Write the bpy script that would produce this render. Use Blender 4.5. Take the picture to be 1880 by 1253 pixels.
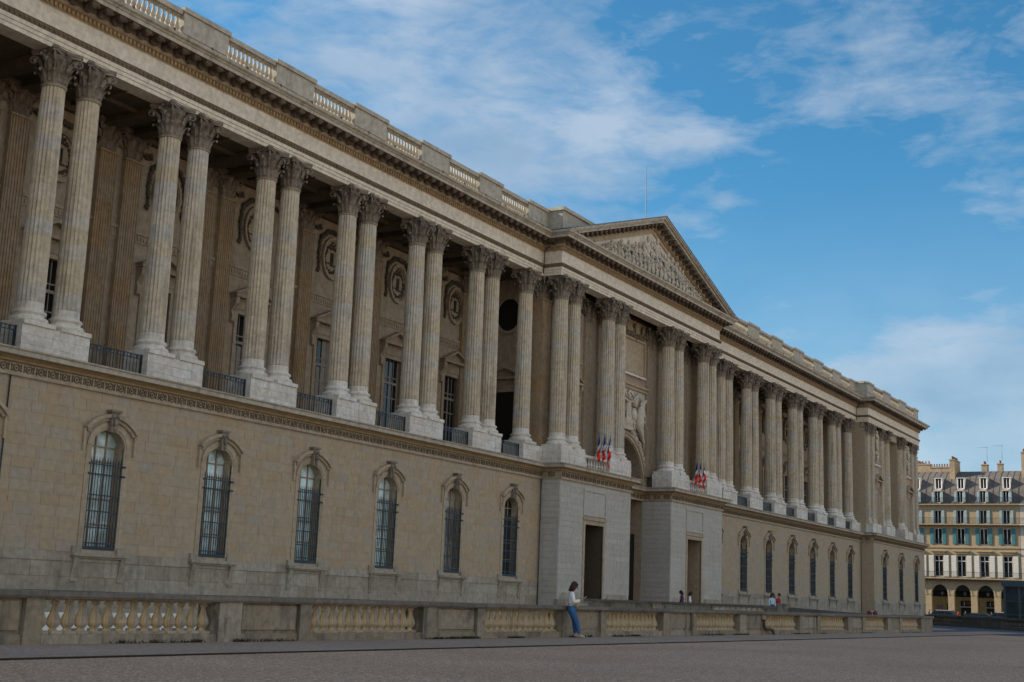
import bpy, math, random
from mathutils import Vector, Matrix
random.seed(7)
for o in list(bpy.data.objects): bpy.data.objects.remove(o)
scene = bpy.context.scene
C = scene.collection
R = math.radians
# ------------------------------------------------------------------ camera
cam = bpy.data.objects.new('camera', bpy.data.cameras.new('camera')); C.objects.link(cam)
cam.data.lens = 46.03; cam.data.sensor_width = 36; cam.data.clip_end = 5000; cam.data.clip_start = .1
cr, cu, cb = Vector((.50506, -.86222, .03859)), Vector((-.18431, -.06407, .98078)), Vector((-.84317, -.50247, -.19128))
mw = Matrix((cr, cu, cb)).transposed().to_4x4(); mw.translation = (0, 0, 1.22)
cam.matrix_world = mw
scene.camera = cam
# ------------------------------------------------------------------ light
SUN = Vector((-.22, .82, .44)).normalized()
w = bpy.data.worlds.new('World'); scene.world = w; w.use_nodes = True
nt = w.node_tree; nt.nodes.clear()
def N(nt, t, **k):
    n = nt.nodes.new(t)
    for a, v in k.items():
        if a.startswith('i_'):
            n.inputs[int(a[2:])].default_value = v
        else: setattr(n, a, v)
    return n
L = lambda nt, a, b: nt.links.new(a, b)
wout = N(nt, 'ShaderNodeOutputWorld'); bg = N(nt, 'ShaderNodeBackground'); L(nt, bg.outputs[0], wout.inputs[0])
sky = N(nt, 'ShaderNodeTexSky', sky_type='NISHITA', sun_disc=False, sun_elevation=math.asin(SUN.z), sun_rotation=math.atan2(SUN.x, SUN.y),
        air_density=1.0, dust_density=.6, ozone_density=2.0)
bg.inputs['Strength'].default_value = .08
tc = N(nt, 'ShaderNodeTexCoord')
def mixc(nt, fac, a, b, mode='MIX'):
    m = N(nt, 'ShaderNodeMix', data_type='RGBA', blend_type=mode)
    for s, v in ((0, fac), (6, a), (7, b)):
        if v is None: continue
        if hasattr(v, 'links'): L(nt, v, m.inputs[s])
        else: m.inputs[s].default_value = v if s == 0 else (*v, 1)
    return m.outputs[2]
def math_(nt, op, a, b=None, clamp=False):
    m = N(nt, 'ShaderNodeMath', operation=op, use_clamp=clamp)
    for i, v in enumerate((a, b)):
        if v is None: continue
        if hasattr(v, 'links'): L(nt, v, m.inputs[i])
        else: m.inputs[i].default_value = v
    return m.outputs[0]
def ramp(nt, fac, pts):
    r = N(nt, 'ShaderNodeValToRGB'); L(nt, fac, r.inputs[0]); e = r.color_ramp.elements
    while len(e) < len(pts): e.new(.5)
    for el, (p, c) in zip(e, pts):
        el.position = p; el.color = (c, c, c, 1) if not hasattr(c, '__len__') else (*c, 1)
    return r.outputs[0]
def noise(nt, vec, scale, detail=4, rough=.55, dist=0, mp=None):
    if mp:
        m = N(nt, 'ShaderNodeMapping'); m.inputs['Scale'].default_value = mp; L(nt, vec, m.inputs[0]); vec = m.outputs[0]
    n = N(nt, 'ShaderNodeTexNoise'); L(nt, vec, n.inputs['Vector'])
    n.inputs['Scale'].default_value = scale; n.inputs['Detail'].default_value = detail; n.inputs['Roughness'].default_value = rough
    n.inputs['Distortion'].default_value = dist
    return n.outputs[0]
D3 = tc.outputs['Generated']
def blob(px, r0, r1, amt, stretch=None):
    "soft patch of cloud round a direction; stretch=(dir2,k): squeezed across the axis"
    d = Vector(px).normalized()
    s = N(nt, 'ShaderNodeVectorMath', operation='SUBTRACT'); L(nt, D3, s.inputs[0]); s.inputs[1].default_value = d
    m = N(nt, 'ShaderNodeMapping', vector_type='POINT')
    rot, sc = stretch or ((0, 0, 0), (1, 1, 1))
    m.inputs['Rotation'].default_value = rot; m.inputs['Scale'].default_value = sc
    L(nt, s.outputs[0], m.inputs[0])
    ln = N(nt, 'ShaderNodeVectorMath', operation='LENGTH'); L(nt, m.outputs[0], ln.inputs[0])
    mr = N(nt, 'ShaderNodeMapRange', interpolation_type='SMOOTHSTEP'); L(nt, ln.outputs['Value'], mr.inputs[0])
    mr.inputs[1].default_value = r0; mr.inputs[2].default_value = r1; mr.inputs[3].default_value = amt; mr.inputs[4].default_value = 0
    return mr.outputs[0]
f_px = 2404.
def pdir(x, y):
    "world direction seen at photograph point x, y (used once, to aim clouds and far things)"
    return (cr*(x-940) - cu*(y-626.5) - cb*f_px).normalized()
n1 = noise(nt, D3, 8.5, 9, .60, .6, (1, 1, 2.4))
n2 = noise(nt, D3, 26, 9, .62, .35, (1, 1, 3.0))
cl = math_(nt, 'ADD', math_(nt, 'MULTIPLY', n1, .64), math_(nt, 'MULTIPLY', n2, .36))
zone = None
for a in [blob(pdir(480, 20), .02, .42, .10), blob(pdir(760, 120), .0, .16, .07), blob(pdir(950, 250), .02, .12, .10), blob(pdir(1110, 225), .0, .06, .13), blob(pdir(880, 320), .0, .08, .10),
          blob(pdir(1560, 185), .0, .10, .15, ((0, 0, R(60)), (1, 1, 3.4))), blob(pdir(1700, 140), .0, .10, .05, ((0, 0, R(60)), (1, 1, 2.6))), blob(pdir(1260, 262), 0, .06, .22, ((0, 0, 0), (1, 1, 2.6))),
          blob(pdir(1830, 350), .0, .08, .08, ((0, 0, 0), (1, 1, 2.2))), blob(pdir(1330, 368), 0, .022, .13, ((0, 0, 0), (1, 1, 2.0))),
          blob(pdir(1360, 40), 0, .11, .05, ((0, 0, 0), (1, 1, 1.8))), blob(pdir(1700, 60), 0, .16, .03, ((0, 0, 0), (1, 1, 1.8))), blob(pdir(1450, 600), 0, .07, .09, ((0, 0, 0), (1, 1, 1.6))),
          blob(pdir(1770, 745), .05, .15, .34, ((0, 0, 0), (1, 1, 1.6))), blob(pdir(1600, 420), .03, .13, -.10), blob(pdir(1240, 150), .0, .07, -.06)]:
    zone = a if zone is None else math_(nt, 'ADD', zone, a)
cov = ramp(nt, math_(nt, 'ADD', cl, zone), [(.50, 0), (.60, .40), (.76, 1)])
hz = N(nt, 'ShaderNodeSeparateXYZ'); L(nt, D3, hz.inputs[0])
low = N(nt, 'ShaderNodeMapRange', interpolation_type='SMOOTHSTEP'); L(nt, hz.outputs[2], low.inputs[0])
for i, v in ((1, .0), (2, .34), (3, .98), (4, 0)): low.inputs[i].default_value = v
cov = math_(nt, 'MAXIMUM', cov, low.outputs[0])
skyc = mixc(nt, 1.0, sky.outputs[0], (.40, .97, 1.16), 'MULTIPLY')
shade = ramp(nt, noise(nt, D3, 9, 5, .55, .2, (1, 1, 2)), [(.3, (2.7, 3.6, 4.7)), (.7, (4.6, 5.2, 6.0))])
dt = N(nt, 'ShaderNodeVectorMath', operation='DOT_PRODUCT'); L(nt, D3, dt.inputs[0]); dt.inputs[1].default_value = (-.25, -.80, .25)
front = N(nt, 'ShaderNodeMapRange', interpolation_type='SMOOTHSTEP'); L(nt, dt.outputs['Value'], front.inputs[0])   # added fill: unseen clouds behind the viewer brightened and warmed for the shaded facade
for i, v in ((1, -.02), (2, .80), (3, 0), (4, 1)): front.inputs[i].default_value = v
shade = mixc(nt, front.outputs[0], shade, (9.6, 8.9, 7.7))
cov = math_(nt, 'MINIMUM', math_(nt, 'ADD', cov, math_(nt, 'MULTIPLY', front.outputs[0], .55)), 1.0)
skyfin = mixc(nt, math_(nt, 'MULTIPLY', cov, .68), skyc, shade)
L(nt, skyfin, bg.inputs['Color'])
sl = bpy.data.lights.new('sun', 'SUN'); sl.energy = 4.6; sl.angle = R(.6); sl.color = (1, .86, .66)
sun = bpy.data.objects.new('sun', sl); C.objects.link(sun)
sun.rotation_euler = SUN.to_track_quat('Z', 'Y').to_euler(); sun.location = (0, 0, 80)
scene.view_settings.view_transform = 'Standard'; scene.view_settings.look = 'None'
scene.view_settings.exposure = 0.7; scene.view_settings.gamma = 1; scene.view_settings.use_curve_mapping = False
scene.render.engine = 'CYCLES'
# ------------------------------------------------------------------ materials
def base_mat(name):
    m = bpy.data.materials.new(name); m.use_nodes = True; nt = m.node_tree; p = nt.nodes['Principled BSDF']
    return m, nt, p
def stone(name, c1, c2, c3=None, vary=.5, streak=.35, dirt=(.07, .062, .05), dirt_amt=.4, sc=1.0, bump=.25, rough=.85, spots=.3, mott=.55, top=None, warm_sides=None):
    m, nt, p = base_mat(name)
    g = N(nt, 'ShaderNodeNewGeometry'); oi = N(nt, 'ShaderNodeObjectInfo'); P = g.outputs['Position']
    rnd = math_(nt, 'FRACT', math_(nt, 'ADD', oi.outputs['Random'], g.outputs['Random Per Island']))
    a = noise(nt, P, .45*sc, 4); b = noise(nt, P, 3.5*sc, 6, .65)
    f = math_(nt, 'ADD', math_(nt, 'MULTIPLY', rnd, vary), math_(nt, 'MULTIPLY', a, 1-vary))
    cols = [(.15, c1), (.85, c2)] if c3 is None else [(.1, c1), (.5, c3), (.9, c2)]
    col = ramp(nt, f, cols)
    col = mixc(nt, mott, col, ramp(nt, b, [(.3, .55), (.7, 1.35)]), 'MULTIPLY')
    s = noise(nt, P, 2.2*sc, 5, .6, 0, (1, 1, .12))
    st = ramp(nt, s, [(.52, 0), (.72, 1)])
    col = mixc(nt, math_(nt, 'MULTIPLY', st, streak), col, dirt)
    d = ramp(nt, noise(nt, P, .9*sc, 8, .7, .6), [(.52, 0), (.75, 1)])
    col = mixc(nt, math_(nt, 'MULTIPLY', d, dirt_amt), col, dirt)
    sp = ramp(nt, noise(nt, P, 28*sc, 3, .6), [(.62, 0), (.72, 1)])
    col = mixc(nt, math_(nt, 'MULTIPLY', sp, spots), col, tuple(x*.45 for x in c1))
    if warm_sides:   # faces turned left or away from the street go warmer, others stay weathered grey
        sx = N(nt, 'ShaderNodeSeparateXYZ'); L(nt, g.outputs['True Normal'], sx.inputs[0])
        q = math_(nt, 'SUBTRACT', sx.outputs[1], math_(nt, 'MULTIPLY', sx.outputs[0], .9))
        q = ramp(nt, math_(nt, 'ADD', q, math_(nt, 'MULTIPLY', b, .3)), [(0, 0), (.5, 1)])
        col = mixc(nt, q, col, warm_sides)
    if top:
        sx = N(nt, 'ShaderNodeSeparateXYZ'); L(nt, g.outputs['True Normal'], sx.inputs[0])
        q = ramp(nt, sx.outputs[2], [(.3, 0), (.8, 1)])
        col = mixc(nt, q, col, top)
    L(nt, col, p.inputs['Base Color']); p.inputs['Roughness'].default_value = rough
    p.inputs['Specular IOR Level'].default_value = .25
    bn = N(nt, 'ShaderNodeBump'); bn.inputs['Strength'].default_value = bump; bn.inputs['Distance'].default_value = .03
    L(nt, math_(nt, 'ADD', b, math_(nt, 'MULTIPLY', noise(nt, P, 18*sc, 4), .5)), bn.inputs['Height']); L(nt, bn.outputs[0], p.inputs['Normal'])
    return m
def plain(name, c, rough=.6, metal=0, var=.15, spec=.4, bump=0):
    m, nt, p = base_mat(name); g = N(nt, 'ShaderNodeNewGeometry')
    n = noise(nt, g.outputs['Position'], 2.5, 4)
    col = mixc(nt, 1, c, ramp(nt, n, [(.3, 1-var), (.7, 1+var)]), 'MULTIPLY')
    L(nt, col, p.inputs['Base Color']); p.inputs['Roughness'].default_value = rough; p.inputs['Metallic'].default_value = metal
    p.inputs['Specular IOR Level'].default_value = spec
    return m
M = {}
M['ashlar'] = stone('ashlar', (.41, .31, .20), (.37, .335, .29), (.44, .355, .25), vary=.5, streak=.25, dirt=(.25, .23, .20), dirt_amt=.25, mott=.3)
M['joint'] = stone('joint', (.38, .32, .235), (.44, .38, .29), vary=0, streak=.3, dirt_amt=.3)
M['base_stone'] = stone('base_stone', (.32, .28, .225), (.42, .39, .335), (.37, .33, .27), vary=.7, streak=.5, dirt=(.12, .11, .095), dirt_amt=.45)
M['pale'] = stone('pale', (.62, .60, .56), (.74, .75, .74), (.68, .64, .57), vary=.55, streak=.35, dirt=(.20, .18, .15), dirt_amt=.4)
M['portal'] = stone('portal', (.43, .41, .365), (.50, .49, .46), vary=.4, streak=.3, dirt=(.27, .25, .22), dirt_amt=.2, mott=.3)
M['trim'] = stone('trim', (.40, .32, .22), (.46, .39, .30), vary=.3, streak=.35, dirt=(.13, .11, .08), dirt_amt=.3)
M['gold'] = stone('gold', (.35, .235, .12), (.40, .30, .18), vary=.2, streak=.3, dirt=(.13, .10, .06), dirt_amt=.35)
M['frieze'] = stone('frieze', (.68, .61, .49), (.76, .70, .60), (.72, .65, .54), vary=.1, streak=.4, dirt=(.45, .40, .33), dirt_amt=.3)
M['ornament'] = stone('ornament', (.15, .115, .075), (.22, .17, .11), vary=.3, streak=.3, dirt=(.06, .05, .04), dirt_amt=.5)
M['shaft'] = stone('shaft', (.52, .44, .32), (.50, .48, .44), (.56, .49, .38), vary=.7, streak=.65, dirt=(.19, .165, .13), dirt_amt=.3)
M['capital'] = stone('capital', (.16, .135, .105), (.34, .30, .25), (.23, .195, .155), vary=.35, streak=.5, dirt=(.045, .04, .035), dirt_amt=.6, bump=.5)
M['inner'] = stone('inner', (.36, .275, .19), (.38, .335, .27), (.38, .31, .23), vary=.4, streak=.4, dirt=(.15, .11, .075), dirt_amt=.35)
M['pilaster'] = stone('pilaster', (.40, .26, .13), (.36, .30, .23), (.39, .30, .20), vary=.4, streak=.5, dirt=(.16, .115, .075), dirt_amt=.45)
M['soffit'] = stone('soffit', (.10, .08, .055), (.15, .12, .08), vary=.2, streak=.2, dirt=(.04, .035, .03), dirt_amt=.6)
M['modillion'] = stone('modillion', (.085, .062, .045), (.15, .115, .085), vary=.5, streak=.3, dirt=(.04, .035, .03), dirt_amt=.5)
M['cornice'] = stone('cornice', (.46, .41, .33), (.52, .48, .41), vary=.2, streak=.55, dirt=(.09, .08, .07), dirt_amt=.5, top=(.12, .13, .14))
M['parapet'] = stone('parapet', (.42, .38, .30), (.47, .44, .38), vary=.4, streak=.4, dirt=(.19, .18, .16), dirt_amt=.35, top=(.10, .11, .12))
M['relief'] = stone('relief', (.50, .45, .37), (.62, .58, .51), vary=.4, streak=.4, dirt=(.22, .19, .15), dirt_amt=.3)
M['garland'] = stone('garland', (.07, .06, .045), (.12, .10, .075), vary=.5, streak=.2, dirt_amt=.4)
M['street_stone'] = stone('street_stone', (.23, .21, .18), (.40, .375, .33), (.31, .27, .20), vary=.45, streak=.75, dirt=(.065, .06, .055), dirt_amt=.85, sc=1.5, bump=.6, spots=.6)
M['coping'] = stone('coping', (.13, .125, .12), (.24, .22, .19), vary=.5, streak=.3, dirt=(.05, .05, .052), dirt_amt=.7, sc=1.8, bump=.5, spots=.5)
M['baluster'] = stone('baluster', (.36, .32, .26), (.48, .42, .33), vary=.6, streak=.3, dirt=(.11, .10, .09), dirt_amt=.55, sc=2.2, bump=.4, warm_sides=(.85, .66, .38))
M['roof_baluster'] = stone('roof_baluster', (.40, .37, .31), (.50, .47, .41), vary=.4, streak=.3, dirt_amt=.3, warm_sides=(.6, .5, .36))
M['zinc'] = plain('zinc', (.20, .215, .24), .55, .2, .25)
M['iron'] = plain('iron', (.018, .038, .06), .45, 0, .2)
M['mullion'] = plain('mullion', (.30, .225, .16), .6)
M['frame'] = plain('frame', (.26, .235, .20), .6)
def glass(name, c, rough=.06, spec=.6):
    m, nt, p = base_mat(name); g = N(nt, 'ShaderNodeNewGeometry')
    n = noise(nt, g.outputs['Position'], 1.1, 3, .5, .5)
    col = mixc(nt, 1, c, ramp(nt, n, [(.35, .6), (.65, 1.25)]), 'MULTIPLY')
    L(nt, col, p.inputs['Base Color']); p.inputs['Roughness'].default_value = rough; p.inputs['Specular IOR Level'].default_value = spec
    return m
M['glass_dark'] = glass('glass_dark', (.012, .014, .016))
M['glass_pale'] = glass('glass_pale', (.58, .76, .80))
M['glass_blue'] = glass('glass_blue', (.09, .15, .19))
M['glass_curtain'] = glass('glass_curtain', (.34, .34, .31))
M['void'] = plain('void', (.012, .011, .010), .9)
M['jamb_brown'] = plain('jamb_brown', (.10, .075, .055), .8)
def ground_mat(name, c1, c2, sc, bump=.5, fine=1.0):
    m, nt, p = base_mat(name); g = N(nt, 'ShaderNodeNewGeometry'); P = g.outputs['Position']
    a = noise(nt, P, .22, 8, .65, .3); b = noise(nt, P, sc, 3, .7); c = noise(nt, P, sc*.3, 4, .75)
    col = ramp(nt, a, [(.3, c1), (.7, c2)])
    col = mixc(nt, .85*fine, col, ramp(nt, b, [(.36, .40), (.5, .95), (.64, 1.7)]), 'MULTIPLY')
    col = mixc(nt, .6, col, ramp(nt, c, [(.35, .5), (.65, 1.5)]), 'MULTIPLY')
    v = N(nt, 'ShaderNodeTexVoronoi'); L(nt, P, v.inputs['Vector']); v.inputs['Scale'].default_value = 9
    pale = math_(nt, 'MULTIPLY', ramp(nt, v.outputs['Distance'], [(.07, 1), (.10, 0)]), .5*fine)
    col = mixc(nt, pale, col, (.42, .39, .36))
    L(nt, col, p.inputs['Base Color']); p.inputs['Roughness'].default_value = .95; p.inputs['Specular IOR Level'].default_value = .15
    bn = N(nt, 'ShaderNodeBump'); bn.inputs['Strength'].default_value = bump; bn.inputs['Distance'].default_value = .02
    L(nt, b, bn.inputs['Height']); L(nt, bn.outputs[0], p.inputs['Normal'])
    return m
M['gravel'] = ground_mat('gravel', (.46, .285, .185), (.56, .365, .25), 22, .8)
M['path'] = ground_mat('path', (.35, .24, .175), (.42, .30, .225), 40, .3, .35)
M['asphalt'] = ground_mat('asphalt', (.085, .10, .125), (.11, .125, .15), 50, .3, .3)
M['soil'] = plain('soil', (.03, .027, .022), .95)
M['moat'] = ground_mat('moat', (.42, .36, .27), (.50, .44, .34), 20, .3, .5)
# ------------------------------------------------------------------ mesh helpers
class MB:
    def __init__(s): s.v = []; s.f = []; s.sm = []; s.parts = []
    def add(s, vs, fs, smooth=False):
        s.parts.append((list(vs), list(fs), smooth)); o = len(s.v); s.v += [tuple(v) for v in vs]; s.f += [tuple(o+i for i in f) for f in fs]; s.sm += [smooth]*len(fs)
    def box(s, x0, x1, y0, y1, z0, z1):
        s.add([(x0, y0, z0), (x1, y0, z0), (x1, y1, z0), (x0, y1, z0), (x0, y0, z1), (x1, y0, z1), (x1, y1, z1), (x0, y1, z1)],
              [(0, 3, 2, 1), (4, 5, 6, 7), (0, 1, 5, 4), (1, 2, 6, 5), (2, 3, 7, 6), (3, 0, 4, 7)])
    def prism(s, pts, y0, y1, axis='y'):
        "polygon in x,z extruded along y (or y,z along x with axis='x')"
        n = len(pts)
        if axis == 'y': a = [(p[0], y0, p[1]) for p in pts]; b = [(p[0], y1, p[1]) for p in pts]
        elif axis == 'x': a = [(y0, p[0], p[1]) for p in pts]; b = [(y1, p[0], p[1]) for p in pts]
        else: a = [(p[0], p[1], y0) for p in pts]; b = [(p[0], p[1], y1) for p in pts]
        s.add(a+b, [tuple(range(n)), tuple(range(2*n-1, n-1, -1))]+[(i, n+i, n+(i+1) % n, (i+1) % n) for i in range(n)])
    def lathe(s, prof, seg=16, c=(0, 0, 0), smooth=True, a0=0, cap=True):
        vs = []; fs = []; n = len(prof)
        for i in range(seg):
            t = a0+2*math.pi*i/seg
            for r, z in prof: vs.append((c[0]+r*math.cos(t), c[1]+r*math.sin(t), c[2]+z))
        for i in range(seg):
            j = (i+1) % seg
            for k in range(n-1): fs.append((i*n+k, j*n+k, j*n+k+1, i*n+k+1))
        s.add(vs, fs, smooth)
        if cap:
            s.add([vs[i*n] for i in range(seg)], [tuple(range(seg-1, -1, -1))]); s.add([vs[i*n+n-1] for i in range(seg)], [tuple(range(seg))])
    def ball(s, c, r, seg=6, rings=4, rot=None):
        rx, ry, rz = r if hasattr(r, '__len__') else (r, r, r)
        vs = []; fs = []
        for k in range(rings+1):
            ph = -math.pi/2+math.pi*k/rings
            for i in range(seg):
                t = 2*math.pi*i/seg; v = Vector((rx*math.cos(ph)*math.cos(t), ry*math.cos(ph)*math.sin(t), rz*math.sin(ph)))
                if rot: v = rot @ v
                vs.append((c[0]+v.x, c[1]+v.y, c[2]+v.z))
        for k in range(rings):
            for i in range(seg):
                j = (i+1) % seg; fs.append((k*seg+i, k*seg+j, (k+1)*seg+j, (k+1)*seg+i))
        s.add(vs, fs, True)
    def tube(s, pts, r, seg=6, closed=False):
        pts = [Vector(p) for p in pts]; n = len(pts); vs = []; fs = []
        rr = r if hasattr(r, '__len__') else [r]*n
        for i, p in enumerate(pts):
            a = pts[i-1] if (i > 0 or closed) else p; b = pts[(i+1) % n] if (i < n-1 or closed) else p
            t = (b-a).normalized(); u = t.cross(Vector((.13, .91, .29))).normalized(); v = t.cross(u)
            for k in range(seg):
                q = 2*math.pi*k/seg; vs.append(p+u*math.cos(q)*rr[i]+v*math.sin(q)*rr[i])
        m = n if closed else n-1
        for i in range(m):
            j = (i+1) % n
            for k in range(seg): l = (k+1) % seg; fs.append((i*seg+k, i*seg+l, j*seg+l, j*seg+k))
        if not closed: fs += [tuple(range(seg-1, -1, -1)), tuple((n-1)*seg+k for k in range(seg))]
        s.add(vs, fs, True)
    def mesh(s, name, mat):
        me = bpy.data.meshes.new(name); me.from_pydata(s.v, [], s.f); me.materials.append(M[mat] if isinstance(mat, str) else mat)
        me.polygons.foreach_set('use_smooth', s.sm); me.update(); return me
WP = {}
def put(name, me, parent=None, loc=(0, 0, 0), rz=0, sc=None, **props):
    o = bpy.data.objects.new(name, me); C.objects.link(o)
    base = Vector((0, 0, 0))
    if parent is not None: o.parent = parent; base = WP[parent.name]
    WP[o.name] = Vector(loc); o.location = Vector(loc)-base
    if rz: o.rotation_euler[2] = rz
    if sc: o.scale = sc
    for k, v in props.items(): o[k] = v
    return o
def pieces(name, mb, mat, parent):
    for vs, fs, sm_ in mb.parts:
        b = MB(); b.add(vs, fs, sm_); put(name, b.mesh(name, mat), parent)
def thing(name, label, cat, loc, group=None):
    o = put(name, None, None, loc, label=label, category=cat)
    if group: o['group'] = group
    return o
def offpath(path, p):
    "plan polyline moved p outward (to the right of travel), mitred at right-angle turns"
    out = []; n = len(path)
    for i, q in enumerate(path):
        ns = []
        for a, b in ((i-1, i), (i, i+1)):
            if a < 0 or b >= n: continue
            d = (Vector(path[b])-Vector(path[a])).normalized(); ns.append(Vector((d.y, -d.x)))
        if len(ns) == 2 and ns[0].dot(ns[1]) < .99: m = ns[0]+ns[1]
        else: m = ns[0]
        out.append((q[0]+m.x*p, q[1]+m.y*p))
    return out
def sweep(path, prof, step=None):
    "profile [(projection, z)...] swept along a plan path"
    mb = MB(); rows = [offpath(path, p) for p, z in prof]; n = len(path)
    for i in range(n-1):
        vs = []; fs = []
        for k, (p, z) in enumerate(prof): vs += [(*rows[k][i], z), (*rows[k][i+1], z)]
        for k in range(len(prof)-1): fs.append((2*k, 2*k+1, 2*k+3, 2*k+2))
        mb.add(vs, fs)
    return mb
# ================================================================== GROUND
def poly_obj(name, pts, z, mat, **k):
    mb = MB(); mb.add([(x, y, z) for x, y in pts], [tuple(range(len(pts)))]); return put(name, mb.mesh(name, mat), **k)
gm = MB()
def gquad(mb, x0, x1, y0, y1, z): mb.add([(x0, y0, z), (x1, y0, z), (x1, y1, z), (x0, y1, z)], [(0, 1, 2, 3)])
gquad(gm, -400, 1500, -400, 20.3, 0); gquad(gm, 84, 1500, 20.3, 1200, 0); gquad(gm, -400, 84, 60, 1200, 0)
put('ground', gm.mesh('ground', 'gravel'), kind='structure')
pm = MB(); pm.box(-60, 84, 16.62, 19.9, -.2, .03); pm.box(84.02, 104, 16.62, 19.9, -.2, .025)
put('pavement', pm.mesh('pavement', 'path'), kind='structure')
sm = MB(); sx = -60
while sx < 104:
    l = random.uniform(.5, 2.2); wv = random.uniform(.03, .09); sm.box(sx, sx+l+.02, 16.60-wv, 16.618, -.1, .027); sx += l
put('pavement_edge', sm.mesh('pavement_edge', 'soil'), kind='structure')
rd = MB(); gquad(rd, 88, 400, 14.2, 24, .008); gquad(rd, 110, 400, 24.0, 70, .008)
put('road', rd.mesh('road', 'asphalt'), kind='structure')
mm = MB(); gquad(mm, -60, 84, 20.3, 45, -3.2)
mm.add([(-60, 20.3, -3.2), (84, 20.3, -3.2), (84, 20.3, 0), (-60, 20.3, 0)], [(0, 1, 2, 3)])
mm.add([(84, 20.3, -3.2), (84, 45, -3.2), (84, 45, 0), (84, 20.3, 0)], [(0, 1, 2, 3)])
put('moat', mm.mesh('moat', 'moat'), kind='structure')
# ================================================================== PALACE
XC = 94.75
pal = thing('palace', 'long brown stone palace front with paired fluted columns, central pediment and roof balustrade', 'palace', (XC, 44.6, 0))
YG, YB = 44.6, 43.1                     # ground-storey wall of the wings / of the projecting blocks
WL, WR = [40.5+7.02*k for k in range(-1, 6)], [112.1+7.0*k for k in range(7)]
YW = 49.9                               # rear wall of the colonnade
LP, RP = (5.2, 30.4), (158.9, 184.3)    # corner pavilions
def hood_hw(z):
    if z < 2.12: return 0
    if z < 7.45: return 1.22
    if z < 8.1: return 1.62-.5*max(0, (z-7.75))/.35
    return 0
def arched_wall(mb, x0, x1, cx, hw, z0, zs, rise, z1, y, depth, seg=10, zb=None):
    "wall panel x0..x1 from zb to z1 with an arched opening, plus its jambs"
    zb = z0 if zb is None else zb
    def q(a, b, c, d): mb.add([a, b, c, d], [(0, 1, 2, 3)])
    if zb < z0: q((cx-hw, y, zb), (cx+hw, y, zb), (cx+hw, y, z0), (cx-hw, y, z0))
    q((x0, y, zb), (cx-hw, y, zb), (cx-hw, y, z1), (x0, y, z1)); q((cx+hw, y, zb), (x1, y, zb), (x1, y, z1), (cx+hw, y, z1))
    pts = [(cx-hw*math.cos(math.pi*i/seg), zs+rise*math.sin(math.pi*i/seg)) for i in range(seg+1)]
    for a, b in zip(pts, pts[1:]):
        q((a[0], y, a[1]), (b[0], y, b[1]), (b[0], y, z1), (a[0], y, z1))
        q((a[0], y, a[1]), (a[0], y+depth, a[1]), (b[0], y+depth, b[1]), (b[0], y, b[1]))
    q((cx-hw, y, z0), (cx-hw, y+depth, z0), (cx-hw, y+depth, zs), (cx-hw, y, zs)); q((cx+hw, y, zs), (cx+hw, y+depth, zs), (cx+hw, y+depth, z0), (cx+hw, y, z0))
    q((cx-hw, y, z0), (cx+hw, y, z0), (cx+hw, y+depth, z0), (cx-hw, y+depth, z0))
HW, ZS, RISE, ZO = .92, 7.0, .72, 2.5
def ground_wall(x0, x1, y, cxs):
    mb = MB(); e = [x0]+[(a+b)/2 for a, b in zip(cxs, cxs[1:])]+[x1]
    for i, c in enumerate(cxs): arched_wall(mb, e[i], e[i+1], c, HW, ZO, ZS, RISE, 9.4, y+.013, .77, zb=-3.2)
    put('wall', mb.mesh('wall', 'joint'), pal)
ground_wall(LP[1], 79.6, YG, WL); ground_wall(109.7, RP[0], YG, WR)
PW = [171.6-7.9, 171.6, 171.6+7.95]; PWL = [17.8-7.9, 17.8, 17.8+7.9]
ground_wall(*RP, YB, PW); ground_wall(*LP, YB, PWL)
mb = MB()
for (a, b) in (LP, RP):
    for x in (a, b): mb.add([(x, YB+.03, -3.2), (x, 75, -3.2), (x, 75, 23.8), (x, YB+.9, 23.8), (x, YB+.9, 9.4), (x, YB+.03, 9.4)], [(0, 1, 2, 3, 4, 5)])
pieces('end_wall', mb, 'ashlar', pal)
# ashlar stones: one object each for the 300 that show largest, the rest one mesh
unit = {}
def unit_box(mat):
    if mat not in unit:
        b = MB(); b.box(0, 1, 0, 1, 0, 1); unit[mat] = b.mesh('stone', mat)
    return unit[mat]
stones = []   # (x0,x1,y0,z0,z1,mat)
def lay(x0, x1, y, z0, z1, h, wmin, wmax, cxs, mat, excl=hood_hw, rects=()):
    nrow = max(1, round((z1-z0)/h)); h = (z1-z0)/nrow
    for r in range(nrow):
        za = z0+r*h; zm = za+h/2
        cuts = [(x0, x1)]
        holes = [(c-excl(zm), c+excl(zm)) for c in cxs if excl(zm) > 0]+[(a, b) for a, b, p, q in rects if p < zm < q]
        for a, b in holes:
            nc = []
            for s, e in cuts:
                if b <= s or a >= e: nc.append((s, e))
                else:
                    if a > s: nc.append((s, a))
                    if b < e: nc.append((b, e))
            cuts = nc
        for s, e in cuts:
            x = s
            while x < e-.02:
                l = random.uniform(wmin, wmax)
                if e-x-l < wmin*.5: l = e-x
                stones.append((x+.006, x+l-.006, y+random.uniform(-.006, .004), za+.006, za+h-.006, mat)); x += l
lay(LP[1], 79.6, YG, 2.36, 9.35, .47, .65, 1.35, WL, 'ashlar')
lay(LP[1], 79.6, YG-.05, -.6, 1.95, .62, .9, 1.7, [], 'base_stone')
lay(109.7, RP[0], YG, 2.36, 9.35, .47, .7, 1.4, WR, 'ashlar')
lay(109.7, RP[0], YG-.05, -.6, 1.95, .62, .9, 1.7, [], 'base_stone')
lay(RP[0], RP[1], YB, 2.36, 9.35, .47, .7, 1.4, PW, 'ashlar'); lay(RP[0], RP[1], YB-.05, -.6, 1.95, .62, .9, 1.7, [], 'base_stone')
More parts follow.
